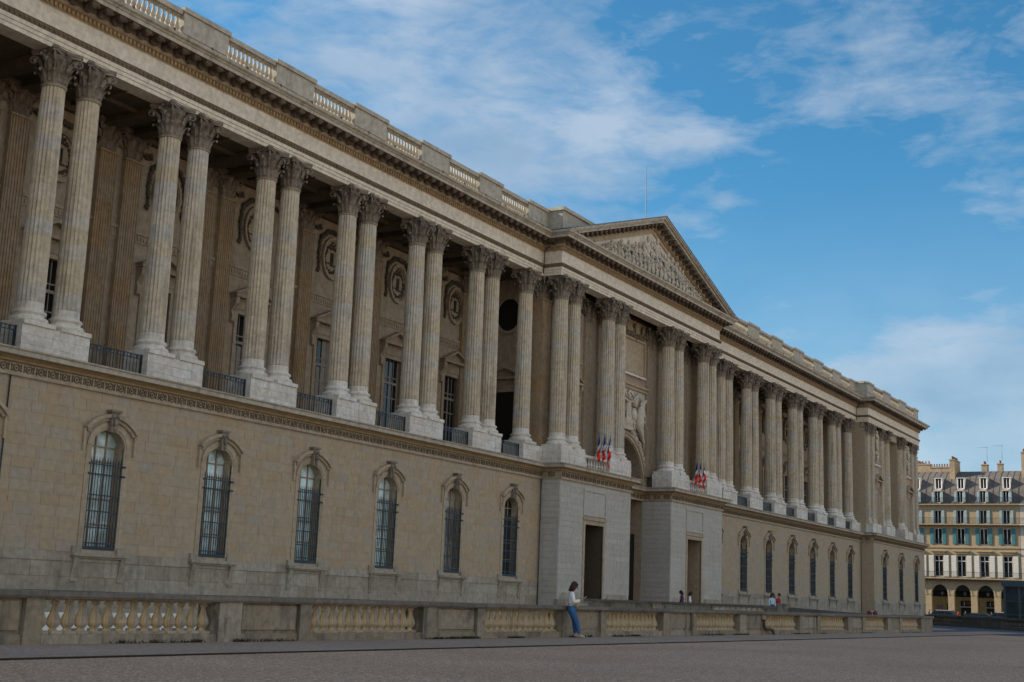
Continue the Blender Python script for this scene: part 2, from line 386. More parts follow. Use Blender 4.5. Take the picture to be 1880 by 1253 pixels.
lay(LP[0], LP[1], YB, 2.36, 9.35, .47, .7, 1.4, PWL, 'ashlar')
B1, B2 = (79.6, 90.9), (98.6, 109.7)
DOORS = [(83.45, 86.35), (102.0, 105.0)]
for (a, b), (d0, d1) in zip((B1, B2), DOORS):
    lay(a, b, YB, 1.6, 9.35, .40, 1.3, 2.4, [], 'portal', rects=[(d0-.32, d1+.32, 0, 9.0)])
cpos = Vector((0, 0, 1.22))
vis = lambda s: s[0] > 33.2 and s[4] > 1.3
stones.sort(key=lambda s: (not vis(s), (Vector((s[0], s[2], s[3]))-cpos).length/((s[1]-s[0])*(s[4]-s[3]))**.25))
rest = {}
for i, (x0, x1, y, z0, z1, mat) in enumerate(stones):
    if i < 295: put('stone', unit_box(mat), pal, (x0, y, z0), sc=(x1-x0, .09, z1-z0))
    else:
        rest.setdefault(mat, MB()).box(x0, x1, y, y+.09, z0, z1)
for mat, b in rest.items(): put('stonework', b.mesh('stonework', mat), pal, kind='stuff')
# sill course
for (a, b, y) in ((LP[1], 79.6, YG), (109.7, RP[0], YG), (*RP, YB), (*LP, YB)):
    mb = MB(); x = a
    while x < b:
        l = min(random.uniform(1.2, 2.6), b-x); l = b-x if b-x-l < .6 else l
        mb.box(x+.004, x+l-.004, y-.08, y+.05, 1.96, 2.35); x += l
    pieces('sill_stone', mb, 'base_stone', pal)
mb = MB()  # backing of the portal blocks with door recess
for (a, b), (d0, d1) in zip((B1, B2), DOORS):
    y = YB+.03
    for q in (((a, -1), (d0, -1), (d0, 9.4), (a, 9.4)), ((d1, -1), (b, -1), (b, 9.4), (d1, 9.4)), ((d0, 6.45), (d1, 6.45), (d1, 9.4), (d0, 9.4))):
        mb.add([(p[0], y, p[1]) for p in q], [(0, 1, 2, 3)])
    mb.add([(a, y, -1), (a, 46, -1), (a, 46, 9.4), (a, y, 9.4)], [(0, 1, 2, 3)]); mb.add([(b, y, -1), (b, 46.5, -1), (b, 46.5, 9.4), (b, y, 9.4)], [(0, 1, 2, 3)])
pieces('portal_block', mb, 'portal', pal)
stj = MB()
for x in (79.6, 98.6):      # side faces of the blocks, coursed
    z = 1.6
    while z < 9.3: stj.box(x-.05, x, YB+.03, (44.55 if x < 90 else 45.65), z+.008, z+.38); z += .3875
for x in (90.9, 109.7):
    z = 1.6
    while z < 9.3: stj.box(x, x+.05, YB+.03, (45.65 if x < 100 else 44.55), z+.008, z+.38); z += .3875
put('side_stonework', stj.mesh('side_stonework', 'portal'), pal, kind='stuff')
# doors of the two blocks
for i, (d0, d1) in enumerate(DOORS):
    mb = MB(); y0, y1 = YB+.03, YB+(5.5 if i == 0 else 2.2)
    for x in (d0, d1): mb.add([(x, y0, 0), (x, y1, 0), (x, y1, 6.45), (x, y0, 6.45)], [(0, 1, 2, 3)])
    mb.add([(d0, y0, 6.45), (d1, y0, 6.45), (d1, y1, 6.45), (d0, y1, 6.45)], [(0, 1, 2, 3)])
    dr = put('doorway', mb.mesh('doorway', 'jamb_brown' if i == 0 else 'inner'), pal)
    b = MB(); b.box(d0, d1, y1, y1+.1, 0, 6.45); put('door_leaf', b.mesh('door_leaf', 'void' if i == 0 else 'jamb_brown'), dr)
    b = MB()
    for a, c in ((d0-.3, d0), (d1, d1+.3)): b.box(a, c, YB-.04, YB+.1, 1.0, 6.75)
    b.box(d0, d1, YB-.04, YB+.1, 6.45, 6.75); b.box(d0-.38, d1+.38, YB-.12, YB+.1, 6.76, 6.95)
    put('door_surround', b.mesh('door_surround', 'trim'), dr)
    b = MB(); b.box(d0-.2, d1+.2, YB, YB+.1, 7.2, 8.8)
    for a, c, e, g in ((d0-.34, d0-.2, 7.06, 8.94), (d1+.2, d1+.34, 7.06, 8.94), (d0-.2, d1+.2, 8.8, 8.94), (d0-.2, d1+.2, 7.06, 7.2)): b.box(a, c, YB-.07, YB+.1, e, g)
    put('wall_panel', b.mesh('wall_panel', 'portal'), pal)
# plinth blocks and steps at the foot of the portal
mb = MB()
for (a, b), (d0, d1) in zip((B1, B2), DOORS):
    for s, e in ((a-.12, d0-.1), (d1+.1, b+.12)):
        mb.box(s, e, YB-.14, YB+.2, -.3, 1.15); mb.box(s+.25, e-.25, YB-.6, YB-.15, -.3, .95)
        mb.prism([(s+.4, 1.16), (e-.4, 1.16), (e-.9, 1.62), (s+.9, 1.62)], YB-.10, YB+.1)
    mb.box(d0-.1, d1+.1, YB-.7, YB+1.4, -.3, 1.1)
pieces('portal_plinth', mb, 'base_stone', pal)
# great arch between the blocks
mb = MB(); YA = 45.7
arched_wall(mb, 90.7, 98.8, 94.75, 3.75, -.3, 10.4, 3.75, 24.0, YA, 1.6, seg=20)
put('portal_wall', mb.mesh('portal_wall', 'inner'), pal)
mb = MB(); mb.box(90.7, 98.8, YA+1.6, YA+1.8, -.5, 24); put('portal_back', mb.mesh('portal_back', 'jamb_brown'), pal)
b = MB()
for r0, r1, dy in ((3.78, 4.05, -.10), (4.05, 4.22, -.18)):
    for i in range(24):
        t0, t1 = math.pi*i/24, math.pi*(i+1)/24
        P_ = lambda r, t: (94.75-r*math.cos(t), 10.45+r*math.sin(t))
        b.prism([P_(r0, t0), P_(r1, t0), P_(r1, t1), P_(r0, t1)], YA+dy, YA+.02)
put('archivolt', b.mesh('archivolt', 'trim'), pal)
b = MB()
for x in (91.0+0.0,): pass
b.box(90.92, 98.58, YA+.6, YA+.8, 0, 6.6); put('great_door', b.mesh('great_door', 'void'), pal)
# ---- ground-floor windows
def window_meshes():
    W = {}
    s = MB(); n = 12
    def ring(r0, r1, dz0, dz1, y0, y1, hw=HW, a0=0, a1=math.pi):
        for i in range(n):
            t0, t1 = a0+(a1-a0)*i/n, a0+(a1-a0)*(i+1)/n
            f = lambda r, dz, t: (-(hw+r)*math.cos(t), ZS+(RISE+dz)*math.sin(t))
            s.prism([f(r0, dz0, t0), f(r1, dz1, t0), f(r1, dz1, t1), f(r0, dz0, t1)], y0, y1)
    ring(0, .10, 0, .10, -.04, .12); ring(.10, .30, .10, .32, -.07, .12)
    for sg in (-1, 1):
        for a, b, y in ((HW, HW+.10, -.02), (HW+.10, HW+.30, -.035)):
            s.box(min(sg*a, sg*b), max(sg*a, sg*b), y, .12, ZO, ZS)
    # hood: a flatter arc standing out
    for k in range(14):
        t0, t1 = -.86+1.72*k/14, -.86+1.72*(k+1)/14; rr = 2.0; zc = 8.42-rr
        f = lambda r, t: (r*math.sin(t), zc+r*math.cos(t))
        for ra, rb, y in ((rr-.30, rr-.16, -.13), (rr-.16, rr, -.26)):
            s.prism([f(ra, t0), f(ra, t1), f(rb, t1), f(rb, t0)], y, .1)
        s.prism([f(rr-.55, t0*.93), f(rr-.55, t1*.93), f(rr-.30, t1*.93), f(rr-.30, t0*.93)], -.02, .1)
    for sg in (-1, 1): s.box(min(sg*1.50, sg*1.40), max(sg*1.50, sg*1.40), -.12, .1, 6.7, 7.68)
    W['window'] = s.mesh('window_surround', 'trim')
    s = MB(); s.prism([(-.16, 7.62), (.16, 7.62), (.22, 8.5), (-.22, 8.5)], -.28, .1); s.box(-.3, .3, -.36, .1, 8.5, 8.6)
    s.ball((-.13, -.3, 8.3), .1); s.ball((.13, -.3, 8.3), .1); s.ball((0, -.33, 8.05), (.12, .09, .2)); s.ball((0, -.3, 7.78), (.08, .08, .13))
    W['keystone'] = s.mesh('keystone', 'capital')
    s = MB(); s.box(-1.6, 1.6, -.30, .06, 2.20, 2.34); s.box(-1.5, 1.5, -.2, .04, 2.12, 2.20)
    for x in (-1.3, 1.3): s.prism([(-.24, 2.12), (-.05, 1.25), (.0, 1.25), (.04, 2.12)], x-.14, x+.14, 'x'); s.box(x-.16, x+.16, -.12, 0, 1.14, 1.25)
    s.box(-1.5, -1.0, -.1, .02, 2.34, 2.62); s.box(1.0, 1.5, -.1, .02, 2.34, 2.62)
    W['sill'] = s.mesh('sill', 'base_stone')
    s = MB(); y0, y1 = .44, .52
    for x in (-.30, .30): s.box(x-.035, x+.035, y0, y1, ZO, ZS+RISE-.08)
    for z in (3.6, 4.7, 5.8, 6.35, 7.0): s.box(-HW, HW, y0+.005, y1-.005, z-.03, z+.03)
    for x in (-HW+.04, HW-.04): s.box(x-.05, x+.05, y0-.005, y1, ZO, ZS+.1)
    W['frame'] = s.mesh('frame', 'mullion')
    for nm in ('glass_pale', 'glass_dark', 'glass_blue', 'glass_curtain'):
        s = MB(); pts = [(-HW*math.cos(math.pi*i/12), ZS+RISE*math.sin(math.pi*i/12)) for i in range(13)]
        s.add([(x, .50, z) for x, z in [(HW, ZO), (-HW, ZO)]+pts], [tuple(range(15))]); W[nm] = s.mesh('pane', nm)
    s = MB(); yb = .02
    for i in range(12):
        x = -.86+1.72*i/11; s.box(x-.014, x+.014, yb-.014, yb+.014, ZO+.1, 6.35)
        s.add([(x-.03, yb, 6.35), (x, yb-.03, 6.35), (x+.03, yb, 6.35), (x, yb+.03, 6.35), (x, yb, 6.55)], [(0, 1, 4), (1, 2, 4), (2, 3, 4), (3, 0, 4)])
    for z in (2.62, 2.78, 3.45, 4.15, 4.85, 5.75, 6.18): s.box(-HW, HW, yb-.02, yb+.02, z-.025, z+.025)
    for z in (5.75, 6.18): s.box(HW-.02, HW+.16, yb-.09, yb+.02, z-.04, z+.04); s.box(-HW-.1, -HW+.02, yb-.09, yb+.02, z-.04, z+.04)
    s.box(-HW, HW, yb-.03, yb+.4, ZO, ZO+.1)
    W['grille'] = s.mesh('grille', 'iron')
    return W
WM = window_meshes()
def ground_window(cx, y, g):
    p = put('window', WM['window'], pal, (cx, y, 0))
    for k in ('frame', 'keystone', 'sill', 'grille'): put(k, WM[k], p, (cx, y, 0))
    put('pane', WM[g], p, (cx, y, 0))
for i, x in enumerate(WL): ground_window(x, YG, ('glass_pale', 'glass_pale', 'glass_pale', 'glass_pale', 'glass_pale', 'glass_curtain', 'glass_dark')[i])
for x in WR: ground_window(x, YG, 'glass_dark')
for x in PW+PWL: ground_window(x, YB, 'glass_dark')
# ---- string course with carved frieze
SP = [(LP[0], 75), (LP[0], YB), (LP[1], YB), (LP[1], YG), (B1[0], YG), (B1[0], YB), (B1[1], YB), (B1[1], YA), (B2[0], YA), (B2[0], YB), (B2[1], YB), (B2[1], YG), (RP[0], YG), (RP[0], YB), (RP[1], YB), (RP[1], 75)]
put('string_frieze', sweep(SP, [(0, 9.3), (.12, 9.3), (.14, 9.36), (.14, 9.42), (.06, 9.44), (.06, 9.82), (.12, 9.84)]).mesh('string_frieze', 'trim'), pal)
put('string_moulding', sweep(SP, [(.12, 9.84), (.2, 9.86), (.24, 9.94), (.38, 10.02), (.58, 10.08)]).mesh('string_moulding', 'gold'), pal)
put('ledge', sweep(SP, [(.58, 10.08), (.60, 10.26), (.68, 10.30), (.70, 10.36), (0, 10.46), (-6, 10.46)]).mesh('ledge', 'cornice'), pal)
u = MB()
def flat_ring(mb, cx, cz, r, w_, y0, y1, n=10, sx=1):
    for i in range(n):
        t0, t1 = 2*math.pi*i/n, 2*math.pi*(i+1)/n
        f = lambda r, t: (cx+sx*r*math.cos(t), cz+r*math.sin(t))
        mb.prism([f(r-w_, t0), f(r, t0), f(r, t1), f(r-w_, t1)], y0, y1)
flat_ring(u, 0, 0, .17, .045, -.05, 0, 8)
u.ball((0, -.02, 0), (.06, .04, .06), 5, 3)
for sg in (-1, 1):
    u.ball((sg*.22, -.02, .09), (.07, .035, .04), 5, 3); u.ball((sg*.22, -.02, -.09), (.07, .035, .04), 5, 3); u.box(sg*.24-.012, sg*.24+.012, -.04, 0, -.16, .16)
um = u.mesh('scroll_relief', 'ornament')
def along(path, step, p, margin=.3):
    out = []; op = offpath(path, p)
    for (a, b) in zip(op, op[1:]):
        a, b = Vector(a), Vector(b); d = b-a; l = d.length; n = int((l-margin)/step)
        if n < 1: continue
        ang = math.atan2(d.y, d.x)
        for i in range(n): q = a+d*((i+.5)/n); out.append((q.x, q.y, ang))
    return out
seg2 = [q for q in along(SP, .62, .06) if 32 < q[0] < 184.6 and q[1] < 46]
for i, (x, y, a) in enumerate(seg2[:290]): put('scroll_relief', um, pal, (x, y, 9.63), rz=a)
def stamp(mb, me, x, y, z, a, s=1):
    c, sn = math.cos(a), math.sin(a); mb.add([(x+s*(v.co.x*c-v.co.y*sn), y+s*(v.co.x*sn+v.co.y*c), z+s*v.co.z) for v in me.vertices], [tuple(p.vertices) for p in me.polygons])
# ---- floor, rear wall, ceiling of the colonnade
mb = MB(); mb.box(LP[1]-6, B1[0], YG-.05, YW, 10.1, 10.45); mb.box(B2[1], RP[0]+6, YG-.05, YW, 10.1, 10.45); mb.box(B1[0], B1[1]-.1, YB, 46, 10.1, 10.455); mb.box(B2[0]+.1, B2[1], YB, 46, 10.1, 10.455)
pieces('gallery_floor', mb, 'base_stone', pal)
OPW = []                                         # rear wall with window openings
def rear_wall(x0, x1, cxs, doorless=()):
    mb = MB(); e = [x0]+[(a+b)/2 for a, b in zip(cxs, cxs[1:])]+[x1]
    for i, c in enumerate(cxs):
        hw = .92; y = YW
        def q(a, b, z0, z1): mb.add([(a, y, z0), (b, y, z0), (b, y, z1), (a, y, z1)], [(0, 1, 2, 3)])
        q(e[i], c-hw, 10.4, 24); q(c+hw, e[i+1], 10.4, 24); q(c-hw, c+hw, 16.1, 24)
        for x in (c-hw, c+hw): mb.add([(x, y, 10.4), (x, y+.5, 10.4), (x, y+.5, 16.1), (x, y, 16.1)], [(0, 1, 2, 3)])
        mb.add([(c-hw, y, 16.1), (c+hw, y, 16.1), (c+hw, y+.5, 16.1), (c-hw, y+.5, 16.1)], [(0, 1, 2, 3)])
    put('gallery_wall', mb.mesh('gallery_wall', 'inner'), pal)
rear_wall(LP[1]-.2, B1[0]+3, WL); rear_wall(B2[1]-3, RP[0]+.4, WR)
mb = MB(); mb.box(LP[0], RP[1], YW+.62, 74, -3, 25.4); put('building_core', mb.mesh('building_core', 'inner'), pal)
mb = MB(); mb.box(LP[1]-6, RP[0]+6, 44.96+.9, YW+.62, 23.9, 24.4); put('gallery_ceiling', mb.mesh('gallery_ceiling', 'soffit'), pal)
b = MB(); b.box(-70, LP[0]+.01, 46, 110, -3, 27.2); put('shade_wing', b.mesh('shade_wing', 'ashlar'), pal)  # unseen block added past the palace end to keep the forecourt in shade
PAIRL = [37.1+7.02*k for k in range(6)]; PAIRR = [115.6+7.02*k for k in range(6)]
YCOL = 45.35
mb = MB()
for x in PAIRL+PAIRR:
    for s in (-.97, .97): mb.box(x+s-.42, x+s+.42, 45.8, YW, 23.55, 23.95)
    mb.box(x+.9+1.2, x+.9+1.3, 45.8, YW, 23.75, 23.95); mb.box(x+3.5-.05, x+3.5+.05, 45.8, YW, 23.72, 23.95)
    mb.box(x+1.4, x+5.6, 47.3, 47.5, 23.7, 23.94)
mb.box(LP[1], B1[0], YW-.35, YW, 23.5, 23.93); mb.box(B2[1], RP[0], YW-.35, YW, 23.5, 23.93)
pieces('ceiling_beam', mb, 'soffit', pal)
# ---- column meshes
def flute_ring(r, depth, nf=20, sub=4):
    pts = []
    for i in range(nf):
        a0 = 2*math.pi*i/nf; w_ = 2*math.pi/nf
        for k in range(sub):
            t = k/sub
            rr = r if k == 0 else r-depth*math.sin(math.pi*(t-.08)/.92)
            pts.append((rr*math.cos(a0+w_*(t*.92+.08 if k else 0)), rr*math.sin(a0+w_*(t*.92+.08 if k else 0))))
    return pts
Z0S, Z1S, R0, R1 = 12.62, 22.2, .585, .50
def rad(z): t = (z-Z0S)/(Z1S-Z0S); return R0-(R0-R1)*max(0, t)**1.7
def shaft_part(mb, z0, z1, dz=0):
    rows = []
    zs = [z0, z0+.012, z1-.012, z1]
    vs = []
    for k, z in enumerate(zs):
        r = rad(z)-(.014 if k in (0, 3) else 0)
        vs += [(x, y, z-dz) for x, y in flute_ring(r, .05)]
    n = len(vs)//4; fs = [(k*n+i, k*n+(i+1) % n, (k+1)*n+(i+1) % n, (k+1)*n+i) for k in range(3) for i in range(n)]
    mb.add(vs, fs, False)
ND = 13; DZ = (Z1S-Z0S)/ND
drum_me = []
for k in range(ND):
    b = MB(); shaft_part(b, Z0S+k*DZ, Z0S+(k+1)*DZ); drum_me.append(b.mesh('drum', 'shaft'))
b = MB()
for k in range(ND): shaft_part(b, Z0S+k*DZ, Z0S+(k+1)*DZ)
shaft_me = b.mesh('shaft', 'shaft')
b = MB(); b.box(-.82, .82, -.82, .82, 11.55, 11.74)
b.lathe([(.80, 11.74), (.83, 11.80), (.83, 11.86), (.78, 11.93), (.70, 11.95), (.66, 12.0), (.66, 12.06), (.72, 12.1), (.74, 12.15), (.71, 12.21), (.64, 12.23), (.61, 12.27), (.60, 12.30)], 24)
vs = [(x, y, 12.30) for x, y in flute_ring(.595, .012)]+[(x, y, 12.61) for x, y in flute_ring(.588, .012)]
n = len(vs)//2; b.add(vs, [(i, (i+1) % n, n+(i+1) % n, n+i) for i in range(n)])
base_me = b.mesh('base', 'pale')
def capital_mesh(pil=False):
    s = MB()
    bell = [(.48, 0), (.48, .3), (.49, .7), (.53, 1.05), (.66, 1.28)]
    s.lathe([(.50, -.10), (.56, -.08), (.57, -.03), (.55, .0), (.50, .02)]+bell[1:], 16, (0, 0, 22.32))
    def leaf(a, z0, h, r0, curl, wd):
        ca, sa = math.cos(a), math.sin(a); T = Vector((-sa, ca, 0)); Nn = Vector((ca, sa, 0))
        prof = [(0, .02, .9), (.2, .03, 1.1), (.38, .045, .85), (.55, .07, 1.15), (.72, .12, .8), (.86, .2, 1.1), (.97, .30, .75), (1.0, .38, .75), (.92, .44, .4), (.80, .42, .1)]
        vs = []
        for t, o, wk in prof:
            c0 = Nn*(r0+o*curl/.38+.06*t)+Vector((0, 0, z0+h*t))
            sr = 1+.16*math.sin(t*31)
            for q in (-1, -.5, 0, .5, 1):
                vs.append(c0+T*(q*wd*wk*sr)-Nn*(.06*abs(q)**1.5)+Nn*(.03 if q == 0 else 0)-Vector((0, 0, .03*abs(q))))
        fs = [(i*5+k, i*5+k+1, (i+1)*5+k+1, (i+1)*5+k) for i in range(len(prof)-1) for k in range(4)]
        s.add(vs, fs, False)
    z = 22.34
    for i in range(8): leaf(2*math.pi*i/8, z, .56, .50, .27, .17)
    for i in range(8): leaf(2*math.pi*(i+.5)/8, z+.08, .95, .51, .34, .16)
    for i in range(8): leaf(2*math.pi*i/8, z+.6, .68, .55, .24, .10)
    for i in range(4):      # corner volutes
        a = math.pi/4+i*math.pi/2; Nn = Vector((math.cos(a), math.sin(a), 0))
        pts = []
        for k in range(15):
            t = k/14; ang = math.pi*1.1-t*3.1*math.pi; rr = .21*(1-t*.72)
            pts.append(Nn*(.94+rr*math.cos(ang))+Vector((0, 0, z+1.07+rr*math.sin(ang))))
        pts = [Nn*.58+Vector((0, 0, z+.55)), Nn*.64+Vector((0, 0, z+.9))]+pts
        s.tube(pts, [.06]*3+[.05]*8+[.035]*(len(pts)-11), 4)
        for sg in (-1, 1):  # inner helices
            a2 = a+sg*math.pi/4*.78; N2 = Vector((math.cos(a2), math.sin(a2), 0)); T2 = Vector((-math.sin(a2), math.cos(a2), 0))*(-sg)
            pts = [N2*.64+Vector((0, 0, z+1.08))-T2*(.09*math.cos(q)*(1-q/12))+Vector((0, 0, .09*math.sin(q)*(1-q/12))) for q in [j*.75 for j in range(9)]]
            s.tube(pts, .028, 4)
    # concave abacus
    for z0, z1, k in ((z+1.28, z+1.38, 1.0), (z+1.38, z+1.52, 1.06)):
        out = []
        for i in range(4):
            a = math.pi/4+i*math.pi/2; c0 = Vector((math.cos(a), math.sin(a)))*1.02*k; t = Vector((-c0.y, c0.x)).normalized()*.09
            out += [c0-t, c0+t]
            a1 = a+math.pi/2; c1 = Vector((math.cos(a1), math.sin(a1)))*1.02*k
            for q in (.25, .5, .75):
                m = c0.lerp(c1, q); nn = Vector((math.cos(a+math.pi/4), math.sin(a+math.pi/4))); out.append(m-nn*(.15*math.sin(math.pi*q)))
        s.prism([(p.x, p.y) for p in out], z0, z1, 'z')
    for i in range(4):
        a = i*math.pi/2; s.ball((math.cos(a)*.68, math.sin(a)*.68, z+1.38), (.11, .11, .11), 6, 4)
    return s.mesh('capital', 'capital')
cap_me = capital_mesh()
ring_b = MB(); ring_b.lathe([(.50, 22.2), (.55, 22.2), (.56, 22.24), (.535, 22.28), (.50, 22.3)], 20); ring_me = ring_b.mesh('neck_ring', 'trim')
ncol = [0]
def column(x, y, drums):
    c = put('column', base_me, pal, (x, y, 0))
    put('capital', cap_me, c, (x, y, 0)); put('neck_ring', ring_me, c, (x, y, 0))
    if drums:
        for me in drum_me: put('drum', me, c, (x, y, 0), rz=.0)
    else: put('shaft', shaft_me, c, (x, y, 0))
def pedestal(x0, x1, y0, y1, z0=10.3, z1=11.55):
    mb = MB(); x = x0; n = max(1, round((x1-x0)/1.1)); st = (x1-x0)/n
    for i in range(n):
        for k, (a, b_) in enumerate(((z0, z0+.42), (z0+.42, z0+.84), (z0+.84, z1))):
            o = .0 if k != 1 else st*.35
            xa, xb = x0+i*st+(o if i else 0), x0+(i+1)*st+(o if i < n-1 else 0)
            mb.box(xa+.005, xb-.005, y0+random.uniform(0, .012), y1, a+.004, b_-.004)
    put('pedestal', mb.mesh('pedestal', 'pale'), pal)
for k, x in enumerate(PAIRL):
    for s in (-.97, .97): column(x+s, YCOL, True)
    pedestal(x-1.8, x+1.8, YG-.0, YG+1.6)
column(77.75, YCOL, True); pedestal(76.9, 79.55, YG, YG+1.6)
column(30.9, YCOL, False)
for x in PAIRR:
    for s in (-.97, .97): column(x+s, YCOL, False)
    pedestal(x-1.8, x+1.8, YG, YG+1.6)
column(156.2, YCOL, False); pedestal(155.3, 158.85, YG, YG+1.6); column(111.7, YCOL, False); pedestal(109.75, 112.6, YG, YG+1.6)
YC2 = 43.95
for i, (x, d) in enumerate(((80.45, 1), (82.4, 1), (88.1, 1), (90.0, 1), (99.45, 0), (101.4, 0), (107.1, 0), (108.85, 0))): column(x, YC2, d)
for a, b_ in ((79.6, 83.25), (87.2, 90.9), (98.6, 102.3), (106.2, 109.7)): pedestal(a, b_, YB, YB+1.75)
# pilasters (fluted boxes)
def pilaster_mesh(wd, dp, z0, z1, mat='pilaster', nf=7):
    s = MB(); hw = wd/2; pts = [(-hw, 0), (-hw, -dp)]
    st = wd/nf
    for i in range(nf):
        a = -hw+i*st; pts += [(a+st*.22, -dp), (a+st*.3, -dp+.045), (a+st*.7, -dp+.045), (a+st*.78, -dp)]
    pts += [(hw, -dp), (hw, 0)]
    zz = z0+.75; n = 9
    s.box(-hw-.16, hw+.16, -dp-.16, 0, z0, z0+.25); s.box(-hw-.1, hw+.1, -dp-.1, 0, z0+.25, z0+.55); s.box(-hw-.04, hw+.04, -dp-.04, 0, z0+.55, zz)
    for k in range(n):
        a, b_ = zz+(z1-zz)*k/n, zz+(z1-zz)*(k+1)/n
        m = len(pts); vs = [(x, y, a+.004) for x, y in pts]+[(x, y, b_-.004) for x, y in pts]
        s.add(vs, [(i, i+1, m+i+1, m+i) for i in range(m-1)])
    s.box(-hw-.05, hw+.05, -dp-.05, 0, z1, z1+.1)
    return s.mesh('pilaster', mat)
pil_in = pilaster_mesh(1.1, .28, 10.46, 22.2); pil_out = pilaster_mesh(1.12, .30, 11.55, 22.2, 'shaft')
pil_anta = pilaster_mesh(1.15, 1.0, 11.55, 22.2, 'pilaster')
def pilaster(x, y, me=None, capdepth=.55):
    p = put('pilaster', me or pil_in, pal, (x, y, 0)); put('capital', cap_me, p, (x, y, 0), sc=(1.06, capdepth, 1)); return p
for x in PAIRL+PAIRR:
    for s in (-.83, .83): pilaster(x+s, YW)
for x in (76.9, 79.3, 111.0, 113.2, 156.0, 31.2): 
    if x not in (113.2,): pilaster(x, YW)
mb = MB()   # wing return walls closing the gallery beside the central block
for x in (80.1, 109.2): mb.box(x-.3, x+.3, 45.7, YW, 10.4, 24)
mb.box(79.75, 90.75, YA, YA+.4, 10.4, 24); mb.box(98.75, 109.55, YA, YA+.4, 10.4, 24)
mb.box(90.6, 98.9, 50.2, 50.5, 10, 24)
pieces('central_wall', mb, 'inner', pal)
p = put('pilaster', pil_anta, pal, (80.3, 46.0, 0)); put('capital', cap_me, p, (80.3, 45.55, 0), sc=(1.04, .9, 1))
p = put('pilaster', pil_anta, pal, (109.1, 46.0, 0)); put('capital', cap_me, p, (109.1, 45.55, 0), sc=(1.04, .9, 1))
for x in (82.5, 87.9, 90.1, 99.3, 101.5, 107.0): pilaster(x, YA, pilaster_mesh(1.12, .22, 11.3, 22.2, 'inner', 1))
# ---- rear wall windows, medallions, garlands
def rear_window_meshes():
    s = MB()
    for sg in (-1, 1): s.box(min(sg*.92, sg*1.18), max(sg*.92, sg*1.18), -.1, .05, 10.46, 16.1)
    s.box(-1.18, 1.18, -.1, .05, 16.1, 16.36)
    s.box(-1.55, 1.55, -.5, .05, 16.98, 17.16)
    s.prism([(-1.66, 17.16), (0, 17.95), (1.66, 17.16), (1.45, 17.16), (0, 17.78), (-1.45, 17.16)], -.55, .05)
    s.prism([(-1.45, 17.16), (0, 17.78), (1.45, 17.16)], -.2, .05)
    s.box(-1.2, 1.2, -.14, .05, 16.36, 16.98)
    for sg in (-1, 1):
        s.prism([(.0, 15.5), (-.18, 15.6), (-.22, 15.9), (-.12, 16.2), (-.42, 16.6), (-.46, 16.96), (0, 16.96)], sg*1.38-.13, sg*1.38+.13, 'x')
    w1 = s.mesh('window_surround', 'inner')
    s = MB(); y0, y1 = .2, .28
    for x in (-.88, 0, .88): s.box(x-.05, x+.05, y0, y1, 10.46, 16.08)
    for x in (-.44, .44): s.box(x-.02, x+.02, y0+.01, y1, 10.46, 16.08)
    for z in (11.6, 12.6, 13.6, 14.95): s.box(-.9, .9, y0+.005, y1, z-.035, z+.035)
    s.box(-.9, .9, y0-.01, y1, 14.5, 14.66)
    w2 = s.mesh('frame', 'frame')
    pn = []
    for nm in ('glass_curtain', 'glass_dark'):
        s = MB(); s.add([(-.92, .26, 10.46), (.92, .26, 10.46), (.92, .26, 16.1), (-.92, .26, 16.1)], [(0, 1, 2, 3)]); pn.append(s.mesh('pane', nm))
    return w1, w2, pn
RW1, RW2, RPN = rear_window_meshes()
s = MB(); s.box(.1, .92, .262, .268, 10.46, 16.1); s.box(-.92, -.1, .262, .268, 10.46, 14.4); blind_me = s.mesh('blind', 'frame')
def blob_chain(mb, pts, r, n, jit=.05, flat=.6):
    pts = [Vector(p) for p in pts]; L_ = sum((b-a).length for a, b in zip(pts, pts[1:]))
    for i in range(n):
        d = L_*i/(n-1); k = 0
        while k < len(pts)-2 and d > (pts[k+1]-pts[k]).length: d -= (pts[k+1]-pts[k]).length; k += 1
        a, b_ = pts[k], pts[k+1]; q = a.lerp(b_, min(1, d/max(1e-6, (b_-a).length)))
        for _ in range(2):
            rr = r*random.uniform(.6, 1.15)
            mb.ball(q+Vector((random.uniform(-1, 1), random.uniform(-.4, .1), random.uniform(-1, 1)))*jit, (rr, rr*flat, rr), 5, 3)
